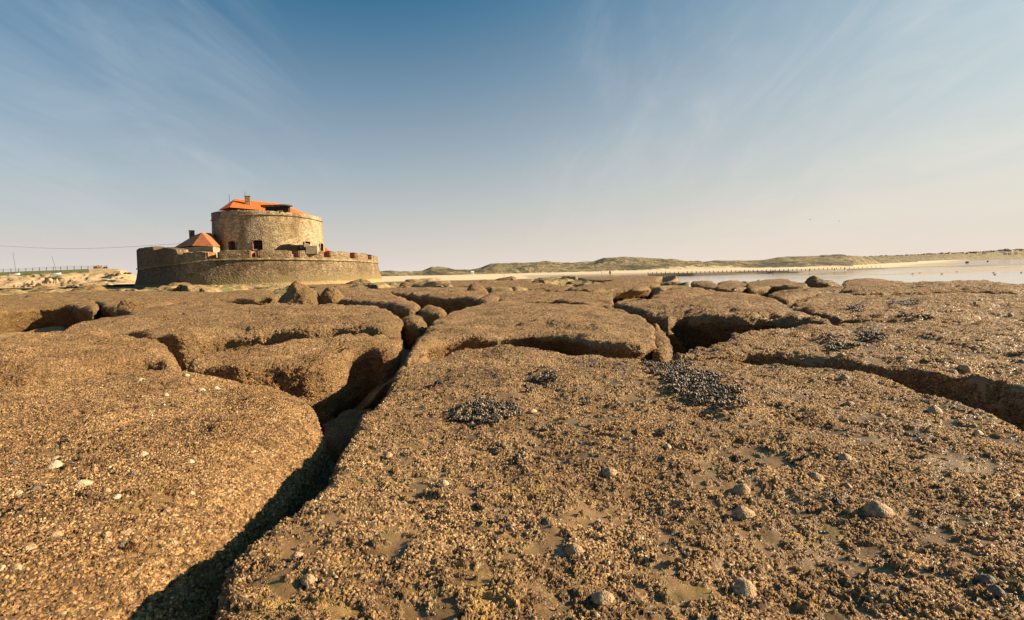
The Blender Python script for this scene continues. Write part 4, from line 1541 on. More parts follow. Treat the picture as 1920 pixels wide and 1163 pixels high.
chimney(354.5, 365.5, 433.4, 442, 96.0, fort, M_CONCD)
block('lintel_stone', 382, 399, 465.8, 468.6, 89.75, 0.12, M_BAND, 0.0)
# ruined huts and mended bits on top of the return wall
hut = block('ruined_hut', 310, 333.5, 466.2, 480, 93.2, 2.0, M_CONC, -0.5)
mb = MB()
a_, b_ = PT(321, 465.6, 94), PT(321, 466, 93)
mb.box((a_[0], 94.2, a_[2] + 0.05), (2.6, 2.3, 0.16), -0.5)
mb.build('hut_roof', M_TILE2, hut)
mb = MB()
a_ = PT(321, 472.5, 92.9)
mb.box((a_[0], a_[1] - 0.05, a_[2]), (0.55, 0.3, 0.3), -0.5)
mb.build('hut_opening', M_DARK, hut)
w_ = [PT(283, 467.3, 95), PT(296.5, 467.8, 95), PT(296, 471.5, 94), PT(286, 474.5, 94)]
mesh_obj('tile_patch', w_ + [(x[0], x[1] + 0.3, x[2] - 0.2) for x in w_], [[0, 1, 2, 3], [7, 6, 5, 4], [0, 4, 5, 1], [1, 5, 6, 2], [2, 6, 7, 3], [3, 7, 4, 0]], M_TILE, fort, smooth_=False)
# corner buttress and dark stain of weed at the break in the wall
p1 = circ_hit(343, RO, c=FE, v=510)
rows_b = []
for k in range(14):
    q = k / 13
    r = 2.5 * (1 - q) ** 0.9 + 0.1
    z = 0.9 + q * 3.4
    ang = np.linspace(0, 2 * math.pi, 20, endpoint=False)
    rr = r * (1 + 0.25 * vn(np.column_stack([np.cos(ang) * 2, np.sin(ang) * 2, ang * 0 + z]), 5))
    rows_b.append(np.column_stack([p1[0] - 0.2 + np.cos(ang) * rr * 0.9, p1[1] + 0.2 + np.sin(ang) * rr, ang * 0 + z]))
M_WEED = simple('weed_growth', (0.055, 0.045, 0.02), 0.95, var=0.5, vs=2)
mesh_obj('corner_buttress', np.vstack(rows_b), grid_faces(14, 20, wrap=True), M_WEED, fort)

# ------------------------------------------------------------------ living things on the rocks
from mathutils.bvhtree import BVHTree
TREES = {}
for key_, s_ in SLABS.items():
    mesh = s_.o.data
    co = np.empty(len(mesh.vertices) * 3, np.float32)
    mesh.vertices.foreach_get('co', co)
    co = co.reshape(-1, 3) + np.array(s_.o.location)
    TREES[key_] = BVHTree.FromPolygons([tuple(map(float, c)) for c in co], [tuple(p.vertices) for p in mesh.polygons])


def hit(u, v, keys=None):
    o_ = Vector((0, 0, EYE))
    d_ = Vector(ray(u, v)).normalized()
    best = None
    for k_, t_ in TREES.items():
        if keys and k_ not in keys:
            continue
        r_ = t_.ray_cast(o_, d_, 200)
        if r_[0] is not None and (best is None or r_[3] < best[2]):
            best = (r_[0], r_[1], r_[3])
    return best


def shell_mat(name, c1, c2, rough):
    m, t, p, out = new_mat(name)
    geo = t.nodes.new('ShaderNodeNewGeometry')
    n = noise(t, geo.outputs['Position'], 55, 5, 0.7)
    r = geo.outputs['Random Per Island']
    c = mix(t, n, c1, c2)
    c = mix(t, smooth(t, r, 0.60, 0.72), c, (0.30, 0.20, 0.11))
    t.links.new(c, p.inputs['Base Color'])
    p.inputs['Roughness'].default_value = rough
    bump(t, p, n, 0.5, 0.004)
    return m


M_MUSSEL = shell_mat('mussel_shell', (0.010, 0.009, 0.009), (0.045, 0.036, 0.030), 0.5)


def limpet_mat(name, c1, c2):
    m, t, p, out = new_mat(name)
    geo = t.nodes.new('ShaderNodeNewGeometry')
    pos = geo.outputs['Position']
    n = noise(t, pos, 60, 5, 0.75)
    t.links.new(mix(t, smooth(t, n, 0.35, 0.65), c1, c2), p.inputs['Base Color'])
    p.inputs['Roughness'].default_value = 0.75
    v = t.nodes.new('ShaderNodeTexVoronoi')
    v.inputs['Scale'].default_value = 150
    t.links.new(pos, v.inputs['Vector'])
    bump(t, p, math_(t, 'ADD', n, math_(t, 'MULTIPLY', v.outputs['Distance'], -0.8)), 0.9, 0.006)
    return m


M_LIMP = limpet_mat('crusted_limpet_shell', (0.17, 0.10, 0.05), (0.48, 0.32, 0.175))
M_LIMPW = limpet_mat('pale_limpet_shell', (0.34, 0.23, 0.135), (0.60, 0.45, 0.30))
M_LIMPD = limpet_mat('dark_limpet_shell', (0.06, 0.045, 0.035), (0.20, 0.15, 0.11))


def limpet(u, v, px, m, label, keys=None):
    h_ = hit(u, v, keys)
    if h_ is None:
        return
    p, nrm, d = h_
    r = px / 2 / F * d * (0.92 if px < 18 else 0.88)
    rnd = random.Random(int(u * 7 + v))
    n = 22
    mb_v = []
    ecc = rnd.uniform(0.75, 0.95)
    offx, offy = rnd.uniform(-0.2, 0.2), rnd.uniform(-0.2, 0.2)
    ht = r * rnd.uniform(0.55, 0.78)
    for q, rad in ((-0.25, 1.06), (0.0, 1.0), (0.25, 0.84), (0.5, 0.64), (0.72, 0.44), (0.90, 0.22), (0.985, 0.07)):
        for k in range(n):
            a = 2 * math.pi * k / n
            rib = 1 + (0.07 if k % 2 else -0.05) * rad + rnd.uniform(-0.04, 0.04)
            mb_v.append((math.cos(a) * rad * rib * r + offx * r * max(q, 0), math.sin(a) * rad * rib * r * ecc + offy * r * max(q, 0), q * ht))
    ff = [[i * n + k, i * n + (k + 1) % n, (i + 1) * n + (k + 1) % n, (i + 1) * n + k] for i in range(6) for k in range(n)]
    ff.append([6 * n + k for k in range(n)])
    rot = nrm.to_track_quat('Z', 'Y').to_matrix() @ Matrix.Rotation(rnd.uniform(0, 6.28), 3, 'Z')
    vv = [rot @ Vector(x) for x in mb_v]
    o = mesh_obj('limpet', [tuple(x) for x in vv], ff, m)
    o.location = p + nrm * (0.004 if 'A' in (keys or ()) else 0.002)
    tag(o, label, 'limpet', 'limpets on the foreground rocks', 'thing')


LA = [(1143, 887, 32, 0, 'crusted limpet between pale silt pools, right of centre'),
      (1393, 965, 40, 0, 'large knobbly limpet on the right slab, upper of the two biggest lumps'),
      (1395, 1103, 46, 0, 'largest limpet near the bottom edge, beside a silt pool'),
      (1646, 958, 42, 0, 'big smooth sided limpet with a silt tail on the right slab'),
      (1077, 1033, 36, 0, 'round limpet with a pale tip in the lower middle'),
      (1130, 1122, 42, 0, 'wide crusted limpet at the bottom edge right of centre'),
      (833, 907, 20, 1, 'small pointed limpet beside the flat wet patch'),
      (578, 1089, 28, 0, 'pinkish limpet near the lower left corner of the slab'),
      (557, 1043, 22, 0, 'small limpet above another one, close to the crevice'),
      (728, 855, 20, 0, 'small brown limpet above the flat wet patch'),
      (1530, 895, 26, 0, 'low rough limpet among silt patches on the right slab'),
      (1587, 912, 16, 0, 'small smooth limpet right of the low rough one'),
      (1391, 919, 30, 0, 'flat lumpy limpet above the large knobbly one'),
      (1849, 1087, 22, 2, 'dark limpet near the lower right corner, upper of a pair'),
      (1868, 1110, 22, 2, 'dark limpet near the lower right corner, lower of a pair'),
      (1834, 813, 14, 1, 'bright pointed limpet near the right edge'),
      (1753, 771, 24, 0, 'rounded brown limpet near the crack on the right'),
      (1716, 730, 18, 0, 'limpet nearest to the long dark crack'),
      (1583, 708, 15, 0, 'small limpet on the far part of the big slab'),
      (1396, 714, 14, 2, 'dark small limpet right of the large mussel bed'),
      (1585, 860, 26, 0, 'broad limpet halfway between the crack and the bottom right'),
      (1592, 758, 16, 0, 'lone brown limpet below the long crack'),
      (1650, 780, 15, 0, 'little knob shaped limpet left of the rounded brown one'),
      (998, 772, 18, 1, 'orange pale limpet right of the round mussel clump'),
      (886, 797, 16, 0, 'brown limpet just below the round mussel clump'),
      (1252, 838, 14, 1, 'small pale limpet right of the middle, in a silt patch')]
for u, v, px, k, lb in LA:
    limpet(u, v, px, (M_LIMP, M_LIMPW, M_LIMPD)[k], lb, ('A',))
LR = [(1578, 666, 12, 0, 'limpet below the mussel streak of the far right slab'), (1786, 699, 17, 0, 'left limpet of two above the right end of the crack'), (1810, 691, 18, 0, 'right limpet of two above the right end of the crack'),
      (1895, 590, 8, 1, 'tiny pale limpet on the flat slab at the right edge'), (1838, 563, 8, 1, 'tiny limpet on the flat slab near the water')]
for u, v, px, k, lb in LR:
    limpet(u, v, px, (M_LIMP, M_LIMPW, M_LIMPD)[k], lb, ('R', 'S'))
LB = [(101, 873, 22, 1, 'biggest pale limpet on the left slab'), (107, 860, 13, 1, 'pale limpet touching the biggest one on the left slab'), (155, 908, 24, 1, 'pale flat limpet right of the biggest one'),
      (36, 925, 11, 1, 'small pale limpet near the left edge'), (200, 921, 14, 0, 'limpet left of its dark neighbour on the left slab'), (218, 932, 13, 1, 'pale limpet right of its neighbour on the left slab'),
      (268, 853, 17, 1, 'pale limpet right of a yellow patch on the left slab'), (105, 1003, 16, 0, 'oval brown limpet on the slope at lower left'), (55, 1028, 18, 0, 'brown limpet low at the left edge'),
      (30, 1066, 17, 0, 'lowest brown limpet at the left edge'), (4, 1066, 12, 1, 'white shell cut by the left edge'), (200, 1002, 14, 0, 'upper limpet of two stacked on the left slope'),
      (201, 1014, 14, 0, 'lower limpet of two stacked on the left slope'), (230, 1021, 13, 2, 'round dark limpet right of the stacked two'), (240, 997, 12, 0, 'reddish limpet above the round dark one'),
      (249, 889, 12, 2, 'dark round limpet in the middle of the left slab'), (177, 880, 11, 0, 'small brown limpet above the pale flat one'), (440, 711, 14, 1, 'white limpet at the far rim of the left slab'),
      (264, 714, 13, 1, 'irregular white limpet near the far edge of the left slab'), (405, 729, 13, 1, 'pale limpet near the far right of the left slab, right of two'), (378, 732, 12, 1, 'pale limpet near the far right of the left slab, left of two'),
      (506, 768, 11, 1, 'pale limpet on the right shoulder of the left slab'), (358, 866, 11, 1, 'tiny pale limpet above the shaded flank'), (312, 741, 9, 1, 'tiny white limpet mid back of the left slab'),
      (27, 870, 12, 2, 'dark oval limpet at the far left'), (65, 918, 14, 2, 'flat dark limpet near the left edge'), (360, 925, 10, 1, 'whitish limpet near the rim of the shaded flank'), (350, 704, 9, 1, 'little pale limpet by the rear edge of the left slab'),
      (326, 1018, 13, 0, 'brown limpet near the shadow line'), (315, 956, 12, 0, 'small brown limpet low on the bright slope')]
for u, v, px, k, lb in LB:
    limpet(u, v, px, (M_LIMP, M_LIMPW, M_LIMPD)[k], lb, ('B',))


def in_poly(x, y, P):
    c = False
    for i in range(len(P)):
        (x1, y1), (x2, y2) = P[i], P[(i + 1) % len(P)]
        if (y1 > y) != (y2 > y) and x < (x2 - x1) * (y - y1) / (y2 - y1) + x1:
            c = not c
    return c


# one mussel: tear shaped closed shell, unit length along x
MN, MK = 8, 7
MUS = []
for i in range(MK):
    q = i / (MK - 1)
    wd_ = 0.29 * (math.sin(math.pi * min(1, q ** 0.6 * 1.0)) ** 0.7 if 0 < q < 1 else 0.04)
    for k in range(MN):
        a = 2 * math.pi * k / MN
        MUS.append((q - 0.5, math.cos(a) * wd_ * 0.75, math.sin(a) * wd_ * (1.0 + 0.2 * q)))
MUS = np.array(MUS)
MUSF = grid_faces(MK, MN, wrap=True)


def mussel_bed(poly, label, dens=1.0, keys=('A',), size=0.026, jitter=0.0, up=1.0):
    us_, vs_ = [q[0] for q in poly], [q[1] for q in poly]
    c_ = hit(sum(us_) / len(us_), sum(vs_) / len(vs_), keys)
    if c_ is None:
        return
    W = []
    for q in poly:
        h_ = hit(q[0], q[1], keys)
        if h_ is not None:
            W.append((h_[0].x, h_[0].y))
    if len(W) < 3:
        return
    W = np.array(W)
    area = 0.5 * abs(np.sum(W[:, 0] * np.roll(W[:, 1], -1) - np.roll(W[:, 0], -1) * W[:, 1]))
    n = int(min(2600, area / (size * size * 0.26) * dens)) + 3
    rs_ = random.Random(int(sum(us_)))
    lo, hi = W.min(0), W.max(0)
    allv, allf = [], []
    tries = 0
    while len(allv) < n and tries < n * 30:
        tries += 1
        x, y = rs_.uniform(lo[0], hi[0]), rs_.uniform(lo[1], hi[1])
        nn = vn(np.array([[x * 9, y * 9, 0.0]]), 77)[0]
        ox, oy = nn * size * 3.2, vn(np.array([[x * 9, y * 9, 5.0]]), 78)[0] * size * 3.2
        if not in_poly(x + ox, y + oy, W) or vn(np.array([[x * 24, y * 24, 9.0]]), 79)[0] < 0.35 - 0.75 * dens:
            continue
        best = None
        for k_ in keys:
            r_ = TREES[k_].ray_cast(Vector((x, y, EYE + 2)), Vector((0, 0, -1)), 10)
            if r_[0] is not None and (best is None or r_[0].z > best[0].z):
                best = r_
        if best is None:
            continue
        s_ = size * rs_.uniform(0.55, 1.25)
        lift = rs_.random() ** 1.5
        rot = Matrix.Rotation(rs_.uniform(0, 6.28), 3, 'Z') @ Matrix.Rotation(rs_.uniform(-1.3, -0.1), 3, 'Y') @ Matrix.Rotation(rs_.uniform(-1, 1), 3, 'X')
        M3 = np.array(best[1].to_track_quat('Z', 'Y').to_matrix() @ rot)
        p = np.array(best[0]) + np.array([0, 0, 0.006 + lift * size * 0.75 * up + 0.012])
        allf.append(MUSF + len(allv) * MN * MK)
        allv.append(MUS * s_ @ M3.T + p)
    if not allv:
        return
    o = mesh_obj('mussel_bed', np.vstack(allv), np.vstack(allf), M_MUSSEL, origin=c_[0])
    tag(o, label, 'mussels', None, 'stuff')


mussel_bed([(1198, 682), (1225, 678), (1262, 680), (1292, 682), (1310, 697), (1345, 706), (1378, 735), (1388, 762), (1350, 766), (1300, 752), (1262, 735), (1250, 708), (1225, 694)], 'dense black bed of mussels filling the hollow at the top of the big right slab', 0.8, size=0.026)
mussel_bed([(855, 768), (875, 757), (905, 752), (940, 756), (978, 765), (985, 778), (950, 784), (930, 796), (890, 798), (862, 790)], 'round black clump of mussels left of the middle of the big slab', 0.95, size=0.022)
mussel_bed([(984, 706), (1005, 700), (1035, 703), (1046, 713), (1015, 719), (990, 716)], 'thin dark mussel clump near the far edge of the big slab', 0.8, size=0.028)
mussel_bed([(975, 728), (998, 724), (1002, 733), (982, 737)], 'tiny mussel patch below the thin dark clump', 0.6)
mussel_bed([(752, 716), (730, 722), (700, 748), (664, 778), (628, 802), (618, 815), (640, 812), (680, 785), (722, 757), (750, 735)], 'line of mussels and shells along the left rim of the big slab', 0.55)
for k_, (u, v, r) in enumerate([(934, 844, 17), (993, 836, 13), (944, 993, 20), (924, 1023, 9), (1255, 1047, 24), (1059, 1118, 13), (1293, 1052, 15), (1483, 1050, 13), (1564, 952, 13), (1570, 986, 9),
                                (1297, 942, 8), (1631, 1121, 20), (1773, 1156, 15), (1425, 885, 15), (1800, 851, 10), (1516, 863, 12), (1577, 824, 9), (1716, 826, 9), (1025, 810, 16), (1095, 755, 12), (1165, 760, 10),
                                (1388, 1035, 8), (820, 720, 12), (1250, 812, 14), (1325, 880, 8), (975, 867, 15)]):
    lbs = ['middle left', 'centre', 'lower left', 'lower left beneath a larger clump', 'lower centre', 'bottom centre', 'bottom right of centre', 'silt edge at lower right', 'right side', 'right side under another clump',
           'centre right', 'bottom right', 'bottom right corner', 'upper right of centre', 'far right', 'right of centre by a silt pool', 'upper right', 'upper far right', 'above the middle', 'upper middle', 'upper middle right',
           'lower right of centre', 'upper left rim', 'middle between limpets', 'middle right of the silt', 'under the middle left clumps']
    poly = [(u + math.cos(a) * r * 0.95, v + math.sin(a) * r * 0.6) for a in np.linspace(0, 6.28, 9)[:-1]]
    mussel_bed(poly, 'small scattered mussel clump on the big slab, ' + lbs[k_], 0.62, size=0.022, up=0.6)
mussel_bed([(1545, 651), (1575, 641), (1605, 646), (1618, 656), (1580, 662), (1550, 662)], 'dark mussel streak on the broad right slab, left one', 0.8, ('R',), 0.03)
mussel_bed([(1605, 632), (1640, 627), (1662, 634), (1655, 642), (1620, 641)], 'dark mussel streak on the broad right slab, right one', 0.8, ('R',), 0.03)
mussel_bed([(1530, 636), (1570, 632), (1568, 638), (1535, 641)], 'faint mussel patch on the broad right slab behind the streaks', 0.4, ('R',), 0.03)
mussel_bed([(1595, 576), (1615, 573), (1618, 584), (1598, 588)], 'mussel patch on the left nose of the flat right slab', 0.6, ('S',), 0.035)
mussel_bed([(1655, 570), (1690, 566), (1718, 567), (1716, 571), (1670, 573)], 'long thin mussel line on the flat right slab', 0.8, ('S',), 0.035)
mussel_bed([(1684, 592), (1750, 590), (1750, 597), (1690, 598)], 'mussels along the front rim of the flat right slab', 0.6, ('S',), 0.035)

# ------------------------------------------------------------------ beach side things
def bank_pt(u, v, Yd):
    return tuple(float(q) for q in at_depth(u, v, Yd))


# post and wire fence on top of the bank
fz = empty('post_fence', bank_pt(90, 508, 150))
tag(fz, 'thin wooden post and wire fence along the grassy top of the sand bank', 'fence', kind='thing')
posts = [(6, 510.2), (20.5, 509.4), (35, 509.3), (48.5, 508.4), (61.5, 507.6), (74, 507), (87, 506.4), (100, 505.8), (113.5, 505.4), (126, 504.9), (139, 504.6), (152.5, 504.3), (165, 504.2), (176, 504), (-9, 511), (-24, 511), (190, 503.6), (200, 503.6)]
tops_ = {}
for u, v in posts:
    a_, b_ = bank_pt(u, v + 1.0, 148), bank_pt(u, v - 5.6, 148)
    MB().tube([a_, b_], 0.07, 6).build('post', M_WOOD, fz)
sp = sorted(posts)
for dz in (1.6, 3.4, 5.0):
    MB().tube([bank_pt(u, v - dz, 148) for u, v in sp], 0.018, 4).build('wire', M_WOOD, fz)

# dinghies drawn up on the bank


def boat(u, v, ln_px, Yd, label, mast_v, lean, dark, rz):
    c_ = bank_pt(u, v, Yd)
    L_ = ln_px / F * Yd
    r = empty('sailing_dinghy', c_)
    r.rotation_euler = (0, 0, rz)
    tag(r, label, 'boat', 'dinghies drawn up on the bank', 'thing')
    n, m_ = 17, 9
    V, Fc = [], []
    for i in range(n):
        q = i / (n - 1)
        wd_ = 0.5 * L_ * 0.36 * (math.sin(math.pi * min(1.0, 0.16 + q * 0.84)) ** 0.6) + 0.01
        if q > 0.98:
            wd_ = 0.02
        for k in range(m_):
            a = math.pi * k / (m_ - 1)
            V.append((L_ * (q - 0.5), -math.cos(a) * wd_, 0.45 * (1 - math.sin(a) ** 0.8) + 0.14 * q * q + 0.05))
    Fc = [list(map(int, f)) for f in grid_faces(n, m_)]
    Fc.append(list(range(m_)))
    hull = mesh_obj('hull', V, Fc, M_WHITE)
    hull.parent = r
    dv = []
    for i in range(n):
        a, b = V[i * m_], V[i * m_ + m_ - 1]
        dv += [(a[0], a[1] * 0.97, a[2] - 0.04), (a[0], 0, a[2] + 0.06), (b[0], b[1] * 0.97, b[2] - 0.04)]
    dk_ = mesh_obj('deck', dv, [list(map(int, f)) for f in grid_faces(n, 3)], M_WHITE)
    dk_.parent = r
    mb = MB()
    mb.prism([(-L_ * 0.32, -L_ * 0.08), (L_ * 0.05, -L_ * 0.1), (L_ * 0.05, L_ * 0.1), (-L_ * 0.32, L_ * 0.08)], 0.42, 0.60)
    ck = mb.build('cockpit', M_JEANS if dark else M_CONC)
    ck.parent = r
    h_ = (v - mast_v) / F * Yd
    mb = MB()
    mb.tube([(L_ * 0.12, 0, 0.4), (L_ * 0.12 + lean * math.cos(rz), -lean * math.sin(rz), h_)], [0.045, 0.03], 6)
    ms = mb.build('mast', M_METAL)
    ms.parent = r
    mb = MB()
    mb.tube([(L_ * 0.12, 0, 0.9), (-L_ * 0.36, 0, 0.85)], 0.035, 6)
    bo = mb.build('boom', M_METAL)
    bo.parent = r


boat(28.5, 517.6, 17, 128, 'white dinghy with a dark cockpit on the sand bank, left one, mast bare', 473, -0.3, True, math.radians(8))
boat(105, 516.8, 17, 128, 'white dinghy keeled over on the sand bank, right one nearer the fort', 480, -0.9, False, math.radians(14))

# boulders and slabs of masonry at the foot of the bank
M_BLD = simple('sandy_boulder', (0.38, 0.27, 0.15), 0.9, var=0.3, vs=1.5)
M_BLDD = simple('dark_wet_boulder', (0.13, 0.09, 0.05), 0.9, var=0.4, vs=1.0)
rb2 = random.Random(5)
BL = [(30, 537, 9, 5), (42, 538, 8, 4), (49, 534, 10, 6), (58, 537, 12, 6), (63, 531, 8, 8), (72, 536, 10, 6), (84, 530, 9, 6), (93, 527, 10, 7), (97, 530, 8, 7), (107, 529, 5, 8), (118, 535, 8, 4), (130, 537, 10, 4), (140, 536, 8, 4),
      (155, 535, 12, 4), (176, 535, 10, 4), (205, 533, 12, 4), (216, 516.5, 10, 5), (222, 514, 9, 4), (230, 521, 7, 3), (236, 512.5, 9, 4), (243, 513, 8, 4)]
for i, (u, v, wpx, hpx) in enumerate(BL):
    Yd = 126.5 if v > 525 else 132
    c_ = bank_pt(u, v, Yd)
    w_, h_ = wpx / F * Yd, hpx / F * Yd
    n, r = 14, 8
    V = []
    for k in range(r):
        q = k / (r - 1)
        rr = (1 - q ** 2.2) ** 0.6
        for j in range(n):
            a = 2 * math.pi * j / n
            V.append((math.cos(a) * rr * w_ / 2, math.sin(a) * rr * w_ * 0.4, q * h_ - 0.2))
    V = np.array(V)
    V += np.stack([fbm(V * 1.4 + i * 9.1 + k, 2, i + k) for k in range(3)], -1) * w_ * 0.10
    V += np.array(c_)
    o = mesh_obj('boulder', V, grid_faces(r, n, wrap=True), M_BLDD if (v > 534 and u > 110) or (u > 212 and v < 515) else M_BLD, origin=c_, smooth_=False)
    wh_ = ['far left', 'left', 'left of centre', 'below the left dinghy', 'middle', 'below the gap between the dinghies', 'below the right dinghy', 'right of the middle', 'near the fort', 'next to the fort'][min(9, int(u / 25))]
    tag(o, ('tan' if o.data.materials[0] == M_BLD else 'dark') + ' broken stone on the sand bank, ' + ['1st', '2nd', '3rd', '4th', '5th', '6th', '7th', '8th', '9th', '10th', '11th', '12th', '13th', '14th', '15th', '16th', '17th', '18th', '19th', '20th', '21st'][i] + ' counted from the left', 'stone', 'stones along the sand bank', 'thing')
# a bush and a round stone on the crest


def bush(u, v, wpx, hpx, Yd, label, m):
    c_ = bank_pt(u, v, Yd)
    w_, h_ = wpx / F * Yd, hpx / F * Yd
    rs_ = np.random.default_rng(int(u * 3))
    n = 900
    d = rs_.normal(size=(n, 3))
    d /= np.linalg.norm(d, axis=1)[:, None]
    rad = rs_.uniform(0.45, 1.0, n)[:, None]
    P = d * rad * np.array([w_ / 2, w_ / 2.6, h_ / 2]) + np.array([0, 0, h_ / 2])
    P[:, 2] += 0.12 * np.sin(P[:, 0] * 5)
    t1 = rs_.normal(size=(n, 3)) * 0.09
    t2 = rs_.normal(size=(n, 3)) * 0.09
    V = np.stack([P - t1, P + t2, P + t1, P - t2], 1).reshape(-1, 3) + np.array(c_)
    o = mesh_obj('bush', V, np.arange(n * 4).reshape(-1, 4), m, origin=c_, smooth_=False)
    tag(o, label, 'bush', None, 'thing')


M_BUSH = simple('dry_bush', (0.30, 0.19, 0.08), 0.95, var=0.5, vs=3)
M_BUSHG = simple('green_bush', (0.13, 0.12, 0.045), 0.95, var=0.5, vs=3)
bush(183, 505.5, 12, 7, 147, 'round dry tan bush at the right end of the bank top', M_BUSH)
bush(197, 505, 8, 4, 147, 'low green bush right of the round dry one', M_BUSHG)
# collapsed slab on the bank edge
mb = MB()
c_ = bank_pt(222, 509, 140)
mb.box((c_[0], c_[1], c_[2] - 0.5), (1.6, 2.0, 1.2), 0.3)
tag(mb.build('masonry_block', M_BLD, origin=c_), 'pale squared masonry block on the sand bank beside the fort', 'block', kind='thing')

# overhead cable from the left to the fort
pts = []
for t_ in np.linspace(0, 1, 60):
    u = -260 + t_ * (352 + 260)
    v = np.interp(u, [-260, 0, 50, 90, 130, 190, 262, 352], [452, 460.8, 464, 466, 466.9, 465.6, 462, 456])
    Yd = 118 + (96.2 - 118) * t_
    pts.append(tuple(at_depth(u, v, Yd)))
pts = np.array(pts)
for _ in range(12):
    pts[1:-1] = (pts[:-2] + 2 * pts[1:-1] + pts[2:]) / 4
tag(MB().tube([tuple(p) for p in pts], 0.022, 5).build('overhead_cable', M_METAL, origin=pts[30]), 'thin sagging overhead cable running from the left to the fort', 'cable', kind='thing')


# ------------------------------------------------------------------ people
def person(u, v_feet, v_top, Yd, label, top_m, leg_m, hair_m=None, rz=0.0, stride=0.15, arms=0.08, group=None):
    c_ = at_depth(u, v_feet, Yd)
    Hh = (v_feet - v_top) / F * Yd
    s = Hh / 1.75
    root = None

    def skin(name, verts, edges, rads, m, parent, rootv=0):
        me = bpy.data.meshes.new(name)
        me.from_pydata([tuple(np.array(q) * s) for q in verts], edges, [])
        me.materials.append(m)
        o = bpy.data.objects.new(name, me)
        C.objects.link(o)
        md = o.modifiers.new('skin', 'SKIN')
        md.use_smooth_shade = True
        for i, r in enumerate(rads):
            me.skin_vertices[0].data[i].radius = (r[0] * s, r[1] * s) if isinstance(r, tuple) else (r * s, r * s)
            me.skin_vertices[0].data[i].use_root = (i == rootv)
        sb = o.modifiers.new('sub', 'SUBSURF')
        sb.levels = 1
        sb.render_levels = 2
        if parent is None:
            o.location = c_
            o.rotation_euler = (0, 0, rz)
        else:
            o.parent = parent
        return o
    st = stride
    bv = [(0, 0, 0.93), (0, 0, 1.12), (0, 0, 1.38), (0, 0.0, 1.50), (0, 0.03, 1.58), (0, 0.04, 1.70),
          (0.10, 0, 0.88), (0.11, st, 0.48), (0.11, st * 0.6, 0.08), (0.11, st * 0.6 + 0.14, 0.03),
          (-0.10, 0, 0.88), (-0.11, -st * 0.3, 0.48), (-0.11, -st * 1.6, 0.09), (-0.11, -st * 1.6 + 0.13, 0.03),
          (0.19, 0, 1.40), (0.25, -arms, 1.13), (0.23, arms * 1.6, 0.90), (0.22, arms * 2.2, 0.82),
          (-0.19, 0, 1.40), (-0.25, arms * 0.5, 1.13), (-0.23, arms * 2.0, 0.92), (-0.22, arms * 2.6, 0.84)]
    be = [(0, 1), (1, 2), (2, 3), (3, 4), (4, 5), (0, 6), (6, 7), (7, 8), (8, 9), (0, 10), (10, 11), (11, 12), (12, 13), (2, 14), (14, 15), (15, 16), (16, 17), (2, 18), (18, 19), (19, 20), (20, 21)]
    br = [(0.13, 0.10), (0.12, 0.09), (0.15, 0.10), 0.055, 0.085, 0.095, 0.085, 0.062, 0.045, 0.035, 0.085, 0.062, 0.045, 0.035, 0.06, 0.045, 0.033, 0.028, 0.06, 0.045, 0.033, 0.028]
    body = skin('person', bv, be, br, M_SKIN, None)
    tag(body, label, 'person', group, 'thing')
    # jacket with sleeves
    skin('jacket', [bv[i] for i in (0, 1, 2, 14, 15, 16, 18, 19, 20)], [(0, 1), (1, 2), (2, 3), (3, 4), (4, 5), (2, 6), (6, 7), (7, 8)],
         [(0.17, 0.13), (0.155, 0.12), (0.175, 0.12), 0.078, 0.06, 0.046, 0.078, 0.06, 0.046], top_m, body)
    skin('trousers', [(0, 0, 0.90), bv[6], bv[7], bv[8], bv[10], bv[11], bv[12]], [(0, 1), (1, 2), (2, 3), (0, 4), (4, 5), (5, 6)],
         [(0.13, 0.11), 0.10, 0.075, 0.06, 0.10, 0.075, 0.06], leg_m, body)
    me = bpy.data.meshes.new('hair')
    bm = bmesh.new()
    bmesh.ops.create_uvsphere(bm, u_segments=12, v_segments=8, radius=0.115 * s)
    for q in bm.verts:
        q.co.z *= 1.05
        if q.co.y > 0.05 * s and q.co.z < 0.02 * s:
            q.co.y *= 0.55
    bm.to_mesh(me)
    bm.free()
    me.materials.append(hair_m or M_HAIR)
    ho = bpy.data.objects.new('hair', me)
    ho.location = (0, 0.015 * s, 1.675 * s)
    C.objects.link(ho)
    ho.parent = body
    return body


person(1144, 518.9, 506.6, 133, 'person in dark clothes walking on the rocks, brown hair, seen from behind', M_BLACK, M_JEANS, rz=math.radians(20), stride=0.16)
PG = 'tiny people on the far beach'
for u, vf, vt, Yd, lb, m1 in [(1128.4, 514.2, 509.6, 300, 'tiny distant person in brown just left of the dark walker', M_HAIR), (1132.3, 514, 510.8, 300, 'small distant person close beside the dark walker', M_JEANS),
                              (1135.5, 512.6, 509.4, 330, 'tiny far person above the small pair left of the walker', M_RED),
                              (943.2, 518, 514.8, 290, 'left of two tiny people on the sand before the dunes', M_JEANS), (946.6, 518.4, 515, 290, 'right of two tiny people on the sand before the dunes', M_BLACK),
                              (1220, 515, 511.4, 290, 'tiny person on the sand right of the grass tipped rock', M_HAIR), (1217, 515, 512.0, 290, 'tiny companion left of the person by the grass tipped rock', M_JEANS),
                              (1337, 509, 506, 320, 'tiny person on the beach above the groyne, left', M_HAIR), (1347, 508.6, 505.6, 320, 'tiny person on the beach above the groyne, right', M_JEANS)]:
    person(u, vf, vt, Yd, lb, m1, M_JEANS, group=PG, rz=random.uniform(0, 6))

